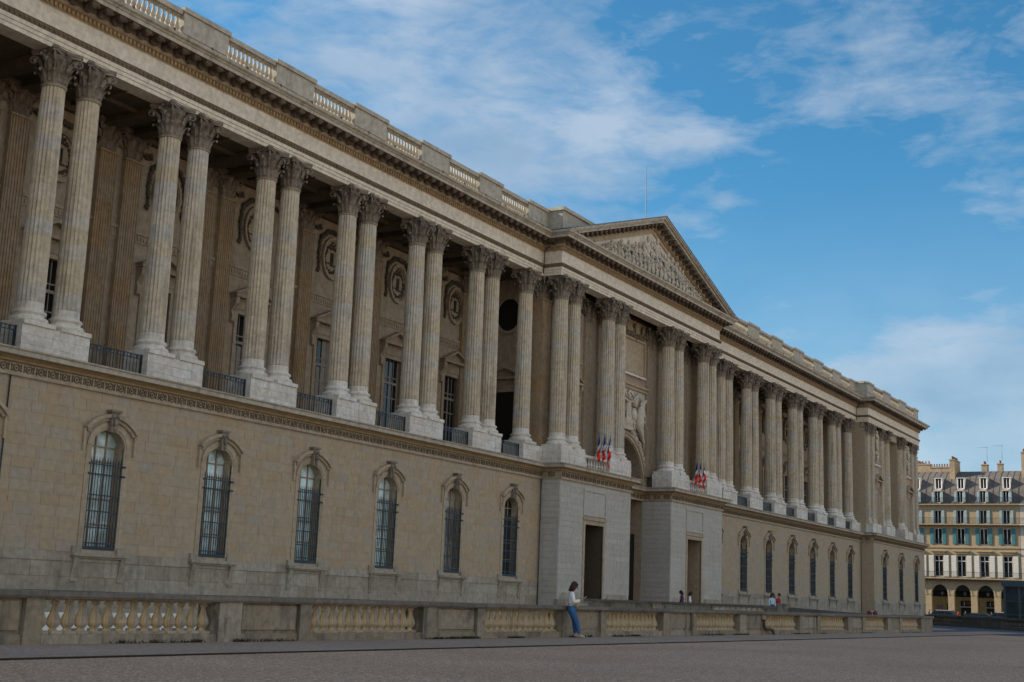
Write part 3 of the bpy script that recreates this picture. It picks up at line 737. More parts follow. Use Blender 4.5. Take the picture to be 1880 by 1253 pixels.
def medallion_meshes():
    s = MB(); zc = 21.2
    for i in range(28):
        t0, t1 = 2*math.pi*i/28, 2*math.pi*(i+1)/28
        f = lambda a, b_, t: (a*math.cos(t), zc+b_*math.sin(t))
        s.prism([f(.86, 1.18, t0), f(1.0, 1.34, t0), f(1.0, 1.34, t1), f(.86, 1.18, t1)], -.20, 0)
        s.prism([f(.80, 1.10, t0), f(.86, 1.18, t0), f(.86, 1.18, t1), f(.80, 1.10, t1)], -.13, 0)
    ring = s.mesh('medallion', 'inner')
    s = MB()
    for sg in (-1, 1):
        blob_chain(s, [(sg*.1, -.06, zc-.88), (sg*.5, -.06, zc-.6), (sg*.64, -.06, zc), (sg*.5, -.06, zc+.5), (sg*.3, -.06, zc+.7)], .085, 13, .05)
    blob_chain(s, [(-.3, -.06, zc+.65), (.3, -.06, zc+.65)], .09, 5); blob_chain(s, [(-.18, -.08, zc+.82), (.18, -.08, zc+.82)], .08, 4); s.ball((0, -.06, zc+1.0), .06)
    # two crossed letters L
    for x, d in ((-.06, 1), (.10, 1)):
        s.box(x-.03, x+.03, -.09, 0, zc-.42, zc+.38)
    s.box(-.06, .34, -.09, 0, zc-.46, zc-.38); s.box(-.34, .10, -.085, 0, zc-.36, zc-.30)
    wreath = s.mesh('wreath', 'garland')
    s = MB()
    for sg in (-1, 1):
        blob_chain(s, [(sg*1.28, -.1, 20.2), (sg*1.30, -.1, 21.6), (sg*1.15, -.12, 22.3), (sg*.7, -.14, 22.75), (0, -.15, 22.85)], .15, 19, .07)
        blob_chain(s, [(sg*1.3, -.1, 22.9), (sg*2.2, -.1, 22.7)], .14, 5, .12)
    gar = s.mesh('garland', 'garland')
    return ring, wreath, gar
MD = medallion_meshes()
for i, x in enumerate(WL+WR):
    p = put('gallery_window', RW1, pal, (x, YW, 0)); put('frame', RW2, p, (x, YW, 0))
    pale = x in (WL[3], WL[4])
    put('pane', RPN[1], p, (x, YW, 0))
    if pale: put('blind', blind_me, p, (x, YW-.015, 0))
    if x in (WR[0],):
        s = MB()
        for k in range(24):
            t0, t1 = 2*math.pi*k/24, 2*math.pi*(k+1)/24
            f = lambda a, b_, t: (x+.2+a*math.cos(t), 22.0+b_*math.sin(t))
            s.prism([f(1.05, 1.25, t0), f(1.25, 1.45, t0), f(1.25, 1.45, t1), f(1.05, 1.25, t1)], YW-.2, YW)
        m = put('oval_window', s.mesh('oval_window', 'inner'), pal)
        s = MB(); s.add([(x+.2+1.05*math.cos(2*math.pi*k/24), YW-.03, 22.0+1.25*math.sin(2*math.pi*k/24)) for k in range(24)], [tuple(range(24))]); put('pane', s.mesh('pane', 'void'), m)
    else:
        m = put('medallion', MD[0], pal, (x, YW, 0)); put('wreath', MD[1], m, (x, YW, 0)); put('garland', MD[2], m, (x, YW, 0))
mb = MB()
for (a, b_, cx) in ((LP[1], B1[0]+.6, PAIRL), (B2[1], RP[0], PAIRR)):
    mb.box(a, b_, YW-.14, YW+.01, 18.62, 18.8); mb.box(a, b_, YW-.06, YW+.01, 18.2, 18.62)
    x = a
    while x < b_: mb.box(x, x+.1, YW-.11, YW, 18.3, 18.52); x += .22
pieces('wall_band', mb, 'inner', pal)
# wall bays in the central block beside the columns
for xc in (85.25, 104.2):
    b = MB(); b.box(xc-1.1, xc+1.1, YA-.04, YA+.02, 11.0, 16.0); n_ = put('niche', b.mesh('niche', 'pale'), pal)
    p = put('gallery_window', RW1, pal, (xc, YA, 0)); p['label'] = 'pedimented niche frame'
    g = put('garland', MD[2], pal, (xc, YA, 0))
    b = MB(); b.box(xc-1.9, xc+1.9, YA-.12, YA, 18.7, 18.9); pieces('wall_band', b, 'trim', pal)
# pedimented door and oval window in the walls that close the gallery
for xx, rzz, sg in ((79.8, R(-90), -1), (109.5, R(90), 1)):
    yc = 47.85
    b = MB(); b.box(-.92, .92, -.02, .0, 10.46, 16.1); d_ = put('side_door', b.mesh('side_door', 'void'), pal, (xx, yc, 0), rz=rzz)
    put('door_surround', RW1, pal, (xx, yc, -.5), rz=rzz)
    b = MB()
    for k in range(24):
        t0, t1 = 2*math.pi*k/24, 2*math.pi*(k+1)/24
        f = lambda a, b_, t: (a*math.cos(t), 21.25+b_*math.sin(t))
        b.prism([f(1.0, 1.2, t0), f(1.22, 1.42, t0), f(1.22, 1.42, t1), f(1.0, 1.2, t1)], -.18, 0)
    o_ = put('oval_window', b.mesh('oval_window', 'inner'), pal, (xx, yc, 0), rz=rzz)
    b = MB(); b.add([(1.02*math.cos(2*math.pi*k/24), -.03, 21.25+1.22*math.sin(2*math.pi*k/24)) for k in range(24)], [tuple(range(24))]); put('pane', b.mesh('pane', 'void'), pal, (xx, yc, 0), rz=rzz)
# ---- panel, relief over the arch
b = MB(); b.box(91.3, 98.2, YA-.06, YA+.01, 19.6, 22.3)
for x0, x1, z0, z1 in ((91.1, 98.4, 22.3, 22.5), (91.1, 91.3, 19.5, 22.3), (98.2, 98.4, 19.5, 22.3)): b.box(x0, x1, YA-.2, YA, z0, z1)
put('wall_panel', b.mesh('wall_panel', 'trim'), pal)
b = MB(); b.box(91.1, 98.4, YA-.26, YA, 19.3, 19.48); put('panel_sill', b.mesh('panel_sill', 'pale'), pal)
b = MB(); b.box(90.95, 98.9, YA-.35, YA, 18.45, 18.62); b.box(90.95, 98.9, YA-.2, YA, 18.2, 18.45); pieces('wall_band', b, 'trim', pal)
b = MB(); b.box(91.1, 98.6, YA-.03, YA+.01, 14.65, 18.2); put('relief_ground', b.mesh('relief_ground', 'relief'), pal)
b = MB()
for sg, xo in ((1, 0), (-1, 0)):       # rearing horses left and right of the chariot
    X = lambda dx: 94.75+sg*dx
    rot = Matrix.Rotation(R(sg*-38), 3, 'Y')
    b.ball((X(2.35), YA-.3, 15.6), (.55, .38, .8), 10, 7); b.ball((X(2.55), YA-.32, 16.35), (.5, .36, .62), 10, 7)
    b.ball((X(2.75), YA-.34, 17.0), (.28, .26, .55), 8, 6, Matrix.Rotation(R(sg*14), 3, 'Y')); b.ball((X(3.0), YA-.42, 17.38), (.2, .2, .38), 8, 6, Matrix.Rotation(R(sg*60), 3, 'Y'))
    b.ball((X(2.85), YA-.36, 17.62), (.06, .06, .14), 5, 3)
    blob_chain(b, [(X(2.45), YA-.34, 16.7), (X(2.55), YA-.36, 17.5)], .12, 6, .06)
    b.tube([(X(2.5), YA-.35, 16.1), (X(3.15), YA-.4, 16.25), (X(3.35), YA-.42, 15.75)], [.16, .11, .07]); b.tube([(X(2.7), YA-.3, 15.9), (X(3.35), YA-.35, 15.7), (X(3.5), YA-.36, 15.2)], [.15, .1, .06])
    b.tube([(X(2.3), YA-.3, 15.2), (X(2.75), YA-.35, 14.7), (X(2.9), YA-.34, 14.3), (X(3.25), YA-.3, 13.9)], [.3, .2, .1, .08]); b.tube([(X(1.5), YA-.22, 16.8), (X(1.75), YA-.24, 17.5), (X(2.05), YA-.28, 17.9)], [.3, .2, .12]); b.ball((X(2.2), YA-.3, 17.75), (.15, .15, .26), 7, 5); b.ball((X(1.45), YA-.2, 16.1), (.42, .26, .6), 8, 6)
    b.tube([(X(2.9), YA-.2, 14.6), (X(3.25), YA-.24, 14.1), (X(3.4), YA-.2, 13.6)], [.2, .16, .1])
    blob_chain(b, [(X(4.3*math.cos(q_)), YA-.1, 10.5+4.45*math.sin(q_)) for q_ in [.12+.16*n_ for n_ in range(9)]], .13, 40, .14)
    for q_ in range(5): b.tube([(X(.5+.34*q_), YA-.12, 14.85), (X(.6+.36*q_), YA-.2, 15.5), (X(.5+.42*q_), YA-.1, 16.2)], [.07, .12, .05], 5)
    blob_chain(b, [(X(.4), YA-.1, 17.9), (X(1.4), YA-.12, 17.4), (X(3.4), YA-.1, 17.0), (X(3.5), YA-.1, 15.4)], .12, 26, .2)
b.ball((94.75, YA-.35, 16.4), (.36, .3, .8), 9, 7); b.ball((94.75, YA-.45, 17.45), (.2, .2, .25), 8, 6)
b.tube([(94.9, YA-.4, 17.0), (95.5, YA-.45, 17.1), (95.9, YA-.45, 17.6)], [.13, .09, .06]); b.tube([(94.6, YA-.4, 17.0), (94.0, YA-.45, 17.2), (93.6, YA-.45, 16.8)], [.13, .09, .06])
b.tube([(94.6, YA-.3, 17.0), (95.3, YA-.22, 18.0), (96.2, YA-.2, 17.6), (96.5, YA-.2, 16.9)], [.16, .12, .10, .05]); b.tube([(94.9, YA-.3, 17.0), (94.2, YA-.22, 18.0), (93.3, YA-.2, 17.6)], [.16, .12, .1])
for q in range(7): b.tube([(94.45+q*.1, YA-.42, 16.4), (94.3+q*.16, YA-.5, 15.3), (94.2+q*.2, YA-.42, 14.7)], [.05, .07, .04], 5)
flat_ring(b, 95.6, 15.2, .45, .1, YA-.4, YA-.2, 14); flat_ring(b, 93.9, 15.2, .45, .1, YA-.4, YA-.2, 14); b.box(94.0, 95.5, YA-.5, YA-.1, 14.75, 15.6)
put('horse_relief', b.mesh('horse_relief', 'relief'), pal, label='pale carved relief of rearing horses above the arch')
b = MB(); blob_chain(b, [(91.3, YA-.1, 22.9), (93.0, YA-.15, 22.6), (94.7, YA-.1, 22.95), (96.4, YA-.15, 22.6), (98.2, YA-.1, 22.9)], .16, 42, .2)
for x in (91.8, 93.2, 94.7, 96.3, 97.7): blob_chain(b, [(x, YA-.12, 23.6), (x, YA-.12, 22.6)], .13, 8, .1)
put('festoon', b.mesh('festoon', 'ornament'), pal)
# ---- entablature
FY, FB = 44.95, 43.5
EP = [(LP[0], 75), (LP[0], FB), (LP[1]+.1, FB), (LP[1]+.1, FY), (B1[0]-.1, FY), (B1[0]-.1, FB), (B2[1]+.1, FB), (B2[1]+.1, FY), (RP[0]-.1, FY), (RP[0]-.1, FB), (RP[1], FB), (RP[1], 75)]
put('architrave', sweep(EP, [(-1.0, 23.86), (-.05, 23.86), (-.05, 24.05), (0, 24.06), (0, 24.22), (.05, 24.24), (.05, 24.42)]).mesh('architrave', 'frieze'), pal)
put('architrave_moulding', sweep(EP, [(.05, 24.42), (.08, 24.44), (.14, 24.60), (.18, 24.66), (.0, 24.7)]).mesh('architrave_moulding', 'ornament'), pal)
put('frieze', sweep(EP, [(.0, 24.7), (.0, 25.58), (.06, 25.6)]).mesh('frieze', 'frieze'), pal)
put('dentil_band', sweep(EP, [(.06, 25.6), (.10, 25.64), (.10, 25.86), (.2, 25.9)]).mesh('dentil_band', 'gold'), pal)
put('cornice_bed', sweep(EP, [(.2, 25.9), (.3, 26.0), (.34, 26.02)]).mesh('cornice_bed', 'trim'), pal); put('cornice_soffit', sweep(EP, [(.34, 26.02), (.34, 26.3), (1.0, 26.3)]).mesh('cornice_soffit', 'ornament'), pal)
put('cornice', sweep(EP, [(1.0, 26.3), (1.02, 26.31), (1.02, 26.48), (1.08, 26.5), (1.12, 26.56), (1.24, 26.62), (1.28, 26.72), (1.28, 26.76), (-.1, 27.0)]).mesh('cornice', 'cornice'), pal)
mb = MB(); nb = MB()
d = MB(); d.box(-.06, .06, -.09, 0, -.1, .1); dm = d.mesh('dentil', 'gold')
for x, y, a in along(EP, .24, .10, 0):
    if y < 50 and x > 28: stamp(mb, dm, x, y, 25.75, a)
put('dentils', mb.mesh('dentils', 'gold'), pal, kind='stuff')
d = MB(); d.ball((0, -.01, 0), (.08, .06, .09), 5, 3); dm2 = d.mesh('egg', 'gold')
for x, y, a in along(EP, .26, .12, 0):
    if y < 50 and 28 < x < 160: stamp(nb, dm2, x, y, 24.55, a)
put('carved_beads', nb.mesh('carved_beads', 'ornament'), pal, kind='stuff')
s = MB()
s.prism([(0, .02), (0, -.28), (-.08, -.30), (-.16, -.22), (-.3, -.12), (-.46, -.13), (-.54, -.20), (-.62, -.17), (-.64, -.06), (-.62, .02)], -.19, .19, 'x')
s.ball((0, -.5, -.15), (.20, .13, .13), 7, 4); s.ball((0, -.12, -.26), (.19, .12, .14), 7, 4)
mod_me = s.mesh('modillion', 'modillion')
rc = MB(); 
for k in range(6):
    t = k*math.pi/3; rc.ball((.07*math.cos(t), .07*math.sin(t), 0), (.045, .045, .03), 4, 3)
ros_me = rc.mesh('rosette', 'trim')
mods = [q for q in along(EP, .78, .34, .15) if 30 < q[0] < 186.5 and q[1] < 46]
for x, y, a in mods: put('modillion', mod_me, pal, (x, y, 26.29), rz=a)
rm = MB()
for (x, y, a), (x2, y2, a2) in zip(mods, mods[1:]):
    if abs(a-a2) < .1 and abs(x-x2) < 1.2: stamp(rm, ros_me, (x+x2)/2+.3*math.sin(a), (y+y2)/2-.32*math.cos(a), 26.27, a)
put('rosettes', rm.mesh('rosettes', 'trim'), pal, kind='stuff')
lh = MB()
x = 31.
while x < 158:
    lh.ball((x, (FY if not 79 < x < 111 else FB)-1.24, 26.78), (.10, .08, .09), 6, 4); lh.ball((x+.28, (FY if not 79 < x < 111 else FB)-1.2, 26.75), (.06, .05, .05), 5, 3); x += 2.55
pieces('lion_mask', lh, 'modillion', pal)
# ---- roof parapet
def baluster_mesh(h, r, mat, seg=10):
    s = MB(); k = h
    s.box(-r*.95, r*.95, -r*.95, r*.95, 0, .08*k); s.box(-r*.95, r*.95, -r*.95, r*.95, .92*k, k)
    s.lathe([(r*.62, .08*k), (r*.62, .11*k), (r*.45, .15*k), (r*.72, .20*k), (r*1.0, .28*k), (r*1.02, .35*k), (r*.9, .44*k), (r*.62, .56*k), (r*.42, .70*k), (r*.36, .78*k), (r*.5, .82*k), (r*.7, .86*k), (r*.55, .88*k), (r*.6, .92*k)], seg, cap=False)
    return s.mesh('baluster', mat)
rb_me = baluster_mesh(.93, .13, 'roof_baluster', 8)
YP = 45.0
def parapet(openings, x0, x1, y):
    par = MB(); prev = x0
    b = MB(); b.box(x0, x1, y, y+.5, 26.7, 27.55)
    for a, c in openings+[(x1, x1)]:
        if a > prev: b.box(prev, a, y-.06, y+.56, 27.55, 28.62); b.box(prev-.08, a+.08, y-.16, y+.66, 28.62, 28.86)
        if c > a: b.box(a+.08, c-.08, y-.02, y+.52, 28.48, 28.74)
        prev = c
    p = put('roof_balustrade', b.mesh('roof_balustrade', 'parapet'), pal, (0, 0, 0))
    for a, c in openings:
        n = 12 if c-a > 3 else 9
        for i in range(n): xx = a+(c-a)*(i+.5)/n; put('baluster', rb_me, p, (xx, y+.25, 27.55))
    return p
# attic piers stand over the column pairs, openings over the windows
parapet([(x-2.0, x+1.75) for x in (41.2, 48.1, 55.0, 61.85, 68.7, 75.3)], LP[1]+.1, 80.0, YP)
parapet([(x-1.9, x+1.9) for x in WR[:]], 110.0, 158.8, YP)
parapet([(x-2.2, x+2.2) for x in PW], 158.8, 184.3, FB+.1)
parapet([(x-2.2, x+2.2) for x in PWL], LP[0], LP[1], FB+.1)
mb = MB()
for xa, xb in ((79.9, 84.6), (104.9, 109.6)):
    mb.box(xa, xb, 43.75, 46.2, 26.8, 28.75); mb.box(xa-.12, xb+.1, 43.6, 46.4, 28.75, 29.0)
for x in (158.9, 184.0, 30.0): mb.box(x-.3, x+.3, 44.0, 47, 26.8, 28.6); mb.box(x-.4, x+.4, 43.9, 47, 28.62, 28.9)
pieces('attic_block', mb, 'parapet', pal)
mb = MB(); mb.box(LP[0]+.3, RP[1]-.3, 45.6, 74, 25.4, 26.95); put('roof', mb.mesh('roof', 'zinc'), pal)
# ---- pediment
XA, XB, ZA, ZP = B1[0]-1.38, B2[1]+1.38, 26.78, 32.15
def rake(mb, dz0, dz1, yf, yb):
    for x0, x1 in ((XA, XC), (XB, XC)):
        sg = 1 if x1 > x0 else -1; k = (ZP-ZA)/abs(XC-XA)
        lo = lambda x: ZA+k*abs(x-x0)
        xs = x0+sg*max(0, (-dz0)/k) if dz0 < 0 else x0; 
        xs1 = x0+sg*max(0, (-dz1)/k) if dz1 < 0 else x0
        pts = [(xs, lo(xs)+dz0), (XC, ZP+dz0), (XC, ZP+dz1), (xs1, lo(xs1)+dz1)]
        if sg < 0: pts = pts[::-1]
        mb.prism(pts, yf, yb)
mb = MB(); rake(mb, -.14, 0, FB-1.30, FB+.5); rake(mb, -.26, -.14, FB-1.2, FB+.5); rake(mb, -.46, -.27, FB-1.04, FB+.5)
put('raking_cornice', mb.mesh('raking_cornice', 'cornice'), pal)
mb = MB(); rake(mb, -.86, -.47, FB-.34, FB+.5); rake(mb, -1.3, -.98, FB-.1, FB+.4); put('raking_bed', mb.mesh('raking_bed', 'trim'), pal)
mb = MB(); rake(mb, -.98, -.86, FB-.22, FB+.4); put('raking_dentil_band', mb.mesh('raking_dentil_band', 'gold'), pal)
k = (ZP-ZA)/(XC-XA); ang = math.atan(k); nrake = 22
for sg in (-1, 1):
    for i in range(1, nrake):
        t = (i+.4)/nrake; x = XC+sg*(XC-XA)*(1-t); z = ZA+(ZP-ZA)*t-.48
        o = put('modillion', mod_me, pal, (x, FB-.34, z)); o.rotation_euler = (0, sg*ang, 0)
mb = MB(); mb.prism([(XA+2, 26.9), (XB-2, 26.9), (XC, ZP-.9)], FB+.02, FB+.4); put('tympanum', mb.mesh('tympanum', 'frieze'), pal)
mb = MB()
for x0 in (XA, XB):
    vs = [(x0, FB-1.32, ZA+.02), (XC, FB-1.32, ZP+.02), (XC, 60, ZP+.02), (x0, 60, ZA+.02)]
    sg = 1 if x0 < XC else -1
    mb.add(vs, [(0, 1, 2, 3)]); mb.add([(x, y, z-.05) for x, y, z in vs], [(0, 3, 2, 1)])
    mb.add([vs[0], vs[1], (vs[1][0], vs[1][1], vs[1][2]+.06), (vs[0][0], vs[0][1], vs[0][2]+.06)], [(0, 1, 2, 3)])
    for q in range(1, 30):
        y = FB-1.3+q*.6; a, b_ = Vector((x0, y, ZA+.02)), Vector((XC, y, ZP+.02))
        mb.add([a, b_, b_+Vector((0, 0, .06)), a+Vector((0, 0, .06)), a+Vector((0, .04, 0)), b_+Vector((0, .04, 0)), b_+Vector((0, .04, .06)), a+Vector((0, .04, .06))], [(0, 1, 2, 3), (5, 4, 7, 6), (3, 2, 6, 7)])
mb.prism([(XA+1, 26.9), (XB-1, 26.9), (XC, ZP-.1)], 59.8, 60)
put('pediment_roof', mb.mesh('pediment_roof', 'zinc'), pal)
def figure_mesh(seed):
    rs = random.Random(seed); s = MB(); l = rs.uniform(-.12, .12)
    s.ball((l, -.22, .93), (.075, .08, .10), 7, 5)
    s.ball((l*.6, -.18, .68), (.13, .11, .18), 8, 5); s.ball((l*.2, -.16, .40), (.16, .12, .26), 8, 5)
    for q in range(6):
        x = -.13+q*.055; s.tube([(l*.3+x*.8, -.24, .5), (x*1.1, -.26, .25), (x*1.5, -.22, 0)], [.02, .035, .025], 4)
    for sg in (-1, 1):
        ex = sg*rs.uniform(.18, .34); ez = rs.uniform(.45, .75); s.tube([(l*.6+sg*.12, -.2, .78), (ex, -.25, ez), (ex*rs.uniform(.3, 1.3), -.3, ez+rs.uniform(-.15, .25))], [.05, .04, .03], 5)
    return s.mesh('relief_figure', 'relief')
figs = [figure_mesh(i) for i in range(8)]
xf = XC-9.6; i = 0
while xf < XC+9.8:
    hmax = (ZP-1.35-k*abs(xf-XC))-26.95; h = max(.5, min(3.5, hmax*.98)*random.uniform(.74, 1.0)); seated = h < 1.1
    for lay_ in range(2 if h > 1.6 else 1):
        hh = h*(1 if lay_ == 0 else .55); wdt = (.72*hh if hh > 1.2 else 1.1)
        put('relief_figure', figs[(i*3+lay_) % 8], pal, (xf+lay_*.4, FB-(.0 if lay_ == 0 else .16), 26.95), sc=(max(wdt, .9)*(1 if i % 2 else -1), 2.0, hh))
    xf += .38+.17*h*random.uniform(.7, 1.1); i += 1
mb = MB(); mb.tube([(99.9, 46.5, 30), (99.9, 46.5, 33.5), (99.9, 46.5, 38.6)], [.05, .04, .025], 6)
put('antenna', mb.mesh('antenna', 'zinc'), pal)
# ---- pavilion upper storeys
def pavilion(xc, x0, x1):
    mb = MB(); y = YB+.9
    for a, b_ in ((x0, xc-2.6), (xc+2.6, x1)): mb.box(a+.02, b_, y, y+.6, 10.4, 24)
    mb.box(xc-2.9, xc+2.9, YB+3.3, YB+3.5, 10.4, 24); mb.box(xc-2.65, xc-2.6, y, YB+3.4, 10.4, 24); mb.box(xc+2.6, xc+2.65, y, YB+3.4, 10.4, 24)
    mb.box(x0+.02, x1-.02, y, 74, 23.0, 24.2)
    pieces('pavilion_wall', mb, 'ashlar', pal)
    for dx in (-12.0, -9.9, -5.5, 5.5, 9.9, 12.0):
        pilaster(xc+dx, y, pil_out, .6)
        p0 = max(x0, xc+dx-.95); pedestal(p0, min(x1, xc+dx+.95), YB, y+.1)
    for dx in (-3.4, 3.4): column(xc+dx, YB+.85, False); pedestal(xc+dx-.95, xc+dx+.95, YB, YB+1.6)
    for dx in (-7.8, 7.8):
        b = MB(); b.box(xc+dx-.85, xc+dx+.85, y-.03, y+.01, 11.6, 15.6); n_ = put('niche', b.mesh('niche', 'inner'), pal)
        put('niche_frame', RW1, n_, (xc+dx, y, 0))
        b = MB(); b.box(xc+dx-1.1, xc+dx+1.1, y-.06, y, 19.3, 23.3)
        t = put('trophy_panel', b.mesh('trophy_panel', 'trim'), pal)
        b = MB(); blob_chain(b, [(xc+dx, y-.12, 19.8), (xc+dx, y-.14, 22.9)], .28, 16, .3); put('trophy', b.mesh('trophy', 'relief'), t)
        b = MB(); b.box(xc+dx-1.3, xc+dx+1.3, y-.25, y, 18.9, 19.1); put('panel_sill', b.mesh('panel_sill', 'pale'), pal)
    b = MB(); b.box(xc-1.2, xc+1.2, YB+3.2, YB+3.3, 10.5, 17.5); put('pane', b.mesh('pane', 'glass_dark'), pal)
pavilion(171.6, *RP); pavilion(17.8, *LP)
# ---- iron railings between pedestals, small stone balustrades with flags
s = MB()
for x in [-1.55+3.1*i/16 for i in range(17)]: s.box(x-.014, x+.014, -.014, .014, 0, .95)
for z in (.08, .78, .95): s.box(-1.65, 1.65, -.022, .022, z-.022, z+.022)
for i in range(8):
    x = -1.36+i*.3875; flat_ring(s, x, .87, .07, .02, -.012, .012, 6)
s.box(-1.65, -1.6, -.03, .03, 0, 1.0); s.box(1.6, 1.65, -.03, .03, 0, 1.0)
rail_me = s.mesh('railing', 'iron')
gaps = [(a+1.82, b_-1.82) for a, b_ in zip(PAIRL, PAIRL[1:])]+[(PAIRL[-1]+1.82, 76.88)]+[(a+1.82, b_-1.82) for a, b_ in zip(PAIRR, PAIRR[1:])]+[(PAIRR[-1]+1.82, 155.28)]+[(112.62, 113.78), (31.6, 35.28)]
for a, b_ in gaps: put('railing', rail_me, pal, ((a+b_)/2, YG+.35, 10.46), sc=((b_-a)/3.3, 1, 1))
sb_me = baluster_mesh(.72, .11, 'pale', 8)
for a, b_ in ((83.3, 87.15), (102.35, 106.15)):
    s = MB(); s.box(a, b_, YB+.15, YB+.5, 10.36, 10.5); s.box(a, b_, YB+.12, YB+.53, 11.22, 11.4)
    p = put('small_balustrade', s.mesh('small_balustrade', 'pale'), pal)
    for i in range(9): put('baluster', sb_me, p, (a+.2+(b_-a-.4)*i/8, YB+.33, 10.5))
# drain pipes on the front
for x, y, z1 in ((34.95, YG-.06, 9.3), (79.35, YG-.12, 9.3), (158.4, YG-.12, 9.3)):
    b = MB(); b.tube([(x, y, -3), (x, y, z1)], .035, 6); put('drain_pipe', b.mesh('drain_pipe', 'iron'), pal)
b = MB(); b.tube([(79.3, FY-1.3, 26.6), (79.2, FY-.2, 25.6), (79.25, FY-.12, 24.0)], .04, 6); put('lightning_cable', b.mesh('lightning_cable', 'iron'), pal)
b = MB(); b.tube([(158.3, FY-1.3, 26.6), (158.3, FY-.2, 25.6), (158.3, FY-.12, 24.0)], .04, 6); put('lightning_cable', b.mesh('lightning_cable', 'iron'), pal)
#@@REST
# ================================================================== STREET BALUSTRADE
S0, PER, OPN = 16.80, 7.735, 4.63
YS = 19.80
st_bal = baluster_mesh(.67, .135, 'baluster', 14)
def cop(b, x0, x1, y0, y1, z0, z1):
    b.box(x0, x1, y0+.03, y1-.03, z0, z0+.035); b.box(x0, x1, y0, y1, z0+.035, z1-.02); b.box(x0, x1, y0+.02, y1-.02, z1-.02, z1)
bal = thing('balustrade', 'weathered grey stone balustrade along the street with ochre balusters, in front of the moat', 'balustrade', (50, YS+.3, 0))
x = S0-PER*1
k0 = -2
xs = []
for k in range(k0, 9):
    a = S0+k*PER; c = a+OPN; e = a+PER
    if k == 8: e = c+.1
    b = MB(); b.box(a, c, YS-.02, YS+.55, -.2, .20); put('plinth', b.mesh('plinth', 'street_stone'), bal)
    for i in range(14):
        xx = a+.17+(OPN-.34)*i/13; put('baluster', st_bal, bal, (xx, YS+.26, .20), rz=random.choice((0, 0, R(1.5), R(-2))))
    if k < 8:
        # two piers with a recessed panel between them
        for p0, p1 in ((c, c+.72), (e-.42, e)):
            b = MB(); b.box(p0+.004, p1-.004, YS-.05, YS+.58, -.2, .86); put('pier', b.mesh('pier', 'street_stone'), bal)
        b = MB(); b.box(c+.724, e-.424, YS, YS+.55, -.2, .20); b.box(c+.724, e-.424, YS+.05, YS+.5, .2, .86)
        b.box(c+.80, e-.5, YS+.01, YS+.06, .28, .80); put('panel', b.mesh('panel', 'street_stone'), bal)
    xx = a
    while xx < e-.01:
        l = min(random.choice((1.7, 2.1, 2.4)), e-xx); l = e-xx if e-xx-l < .8 else l
        b = MB(); dz = random.uniform(-.006, .006); cop(b, xx+.005, xx+l-.005, YS-.12, YS+.66, .86+dz*0, 1.0+dz)
        put('coping_stone', b.mesh('coping_stone', 'coping'), bal); xx += l
E_ = S0+8*PER+OPN
b = MB(); b.box(E_, E_+2.9, YS-.06, YS+1.6, -.2, .86); put('corner_pier', b.mesh('corner_pier', 'street_stone'), bal)
b = MB(); cop(b, E_, E_+3.0, YS-.14, YS+1.7, .86, 1.02); put('coping_stone', b.mesh('coping_stone', 'coping'), bal)
# grass and weeds at its foot
wm = MB(); rs = random.Random(3)
for i in range(520):
    x = rs.choice((rs.uniform(15, 40), rs.uniform(26, 62), rs.uniform(15, 84)))
    den = math.sin(x*1.7)+math.sin(x*.63+1)
    if den < .25: continue
    for j in range(rs.randint(5, 12)):
        cx, cy = x+rs.uniform(-.16, .16), YS-.05-rs.uniform(.0, .12); h = rs.uniform(.02, .09); a = rs.uniform(0, 6.3); q = rs.uniform(.01, .025)
        dx, dy = rs.uniform(-.06, .06), rs.uniform(-.06, .02)
        wm.add([(cx-q*math.cos(a), cy-q*math.sin(a), .02), (cx+q*math.cos(a), cy+q*math.sin(a), .02), (cx+dx+q, cy+dy, .03+h*.6), (cx+dx*1.6, cy+dy*1.6, .03+h)], [(0, 1, 2, 3)])
M['weed'] = plain('weed', (.045, .055, .028), .8, 0, .4, .2)
put('weeds', wm.mesh('weeds', 'weed'), kind='stuff')
# bent pipe in the balustrade
b = MB(); px = 54.0
px = S0+5*PER-.35
b.tube([(px, YS-.08, .62), (px, YS-.1, .45), (px+.02, YS-.12, .32), (px+.12, YS-.16, .25), (px+.5, YS-.2, .26), (px+.8, YS-.2, .22), (px+.95, YS-.2, .08), (px+.97, YS-.2, 0)], [.06, .06, .065, .065, .065, .06, .06, .06], 10)
b.tube([(px, YS-.08, .62), (px, YS-.08, .66)], [.10, .10], 10)
M['rust'] = plain('rust', (.07, .05, .04), .7, 0, .4)
pp = put('drain_pipe', b.mesh('drain_pipe', 'rust'), None, label='rusty bent pipe coming out at the foot of the street balustrade', category='pipe')
# white boards built for bright shapes, not identified, in the moat
M['white_board'] = plain('white_board', (.82, .82, .78), .6, 0, .08)
hb = thing('white_boards', 'white boards built for unidentified bright shapes in the moat, seen through the balusters at far left', 'white_boards', (34, 41, -3.2))
for i in range(9):
    x = 28+i*2.0; b = MB(); b.box(x, x+1.94, 41.0, 41.05, -2.9, -.05-(.18 if i % 3 == 1 else 0)); b.box(x+.9, x+1.0, 40.95, 41.0, -3.2, -.3); put('board', b.mesh('board', 'white_board'), hb)
    if i > 3:
        for z in (-.35, -.75): 
            b = MB(); b.box(x, x+1.94, 40.97, 41.0, z, z+.1); put('slat', b.mesh('slat', 'zinc'), hb)
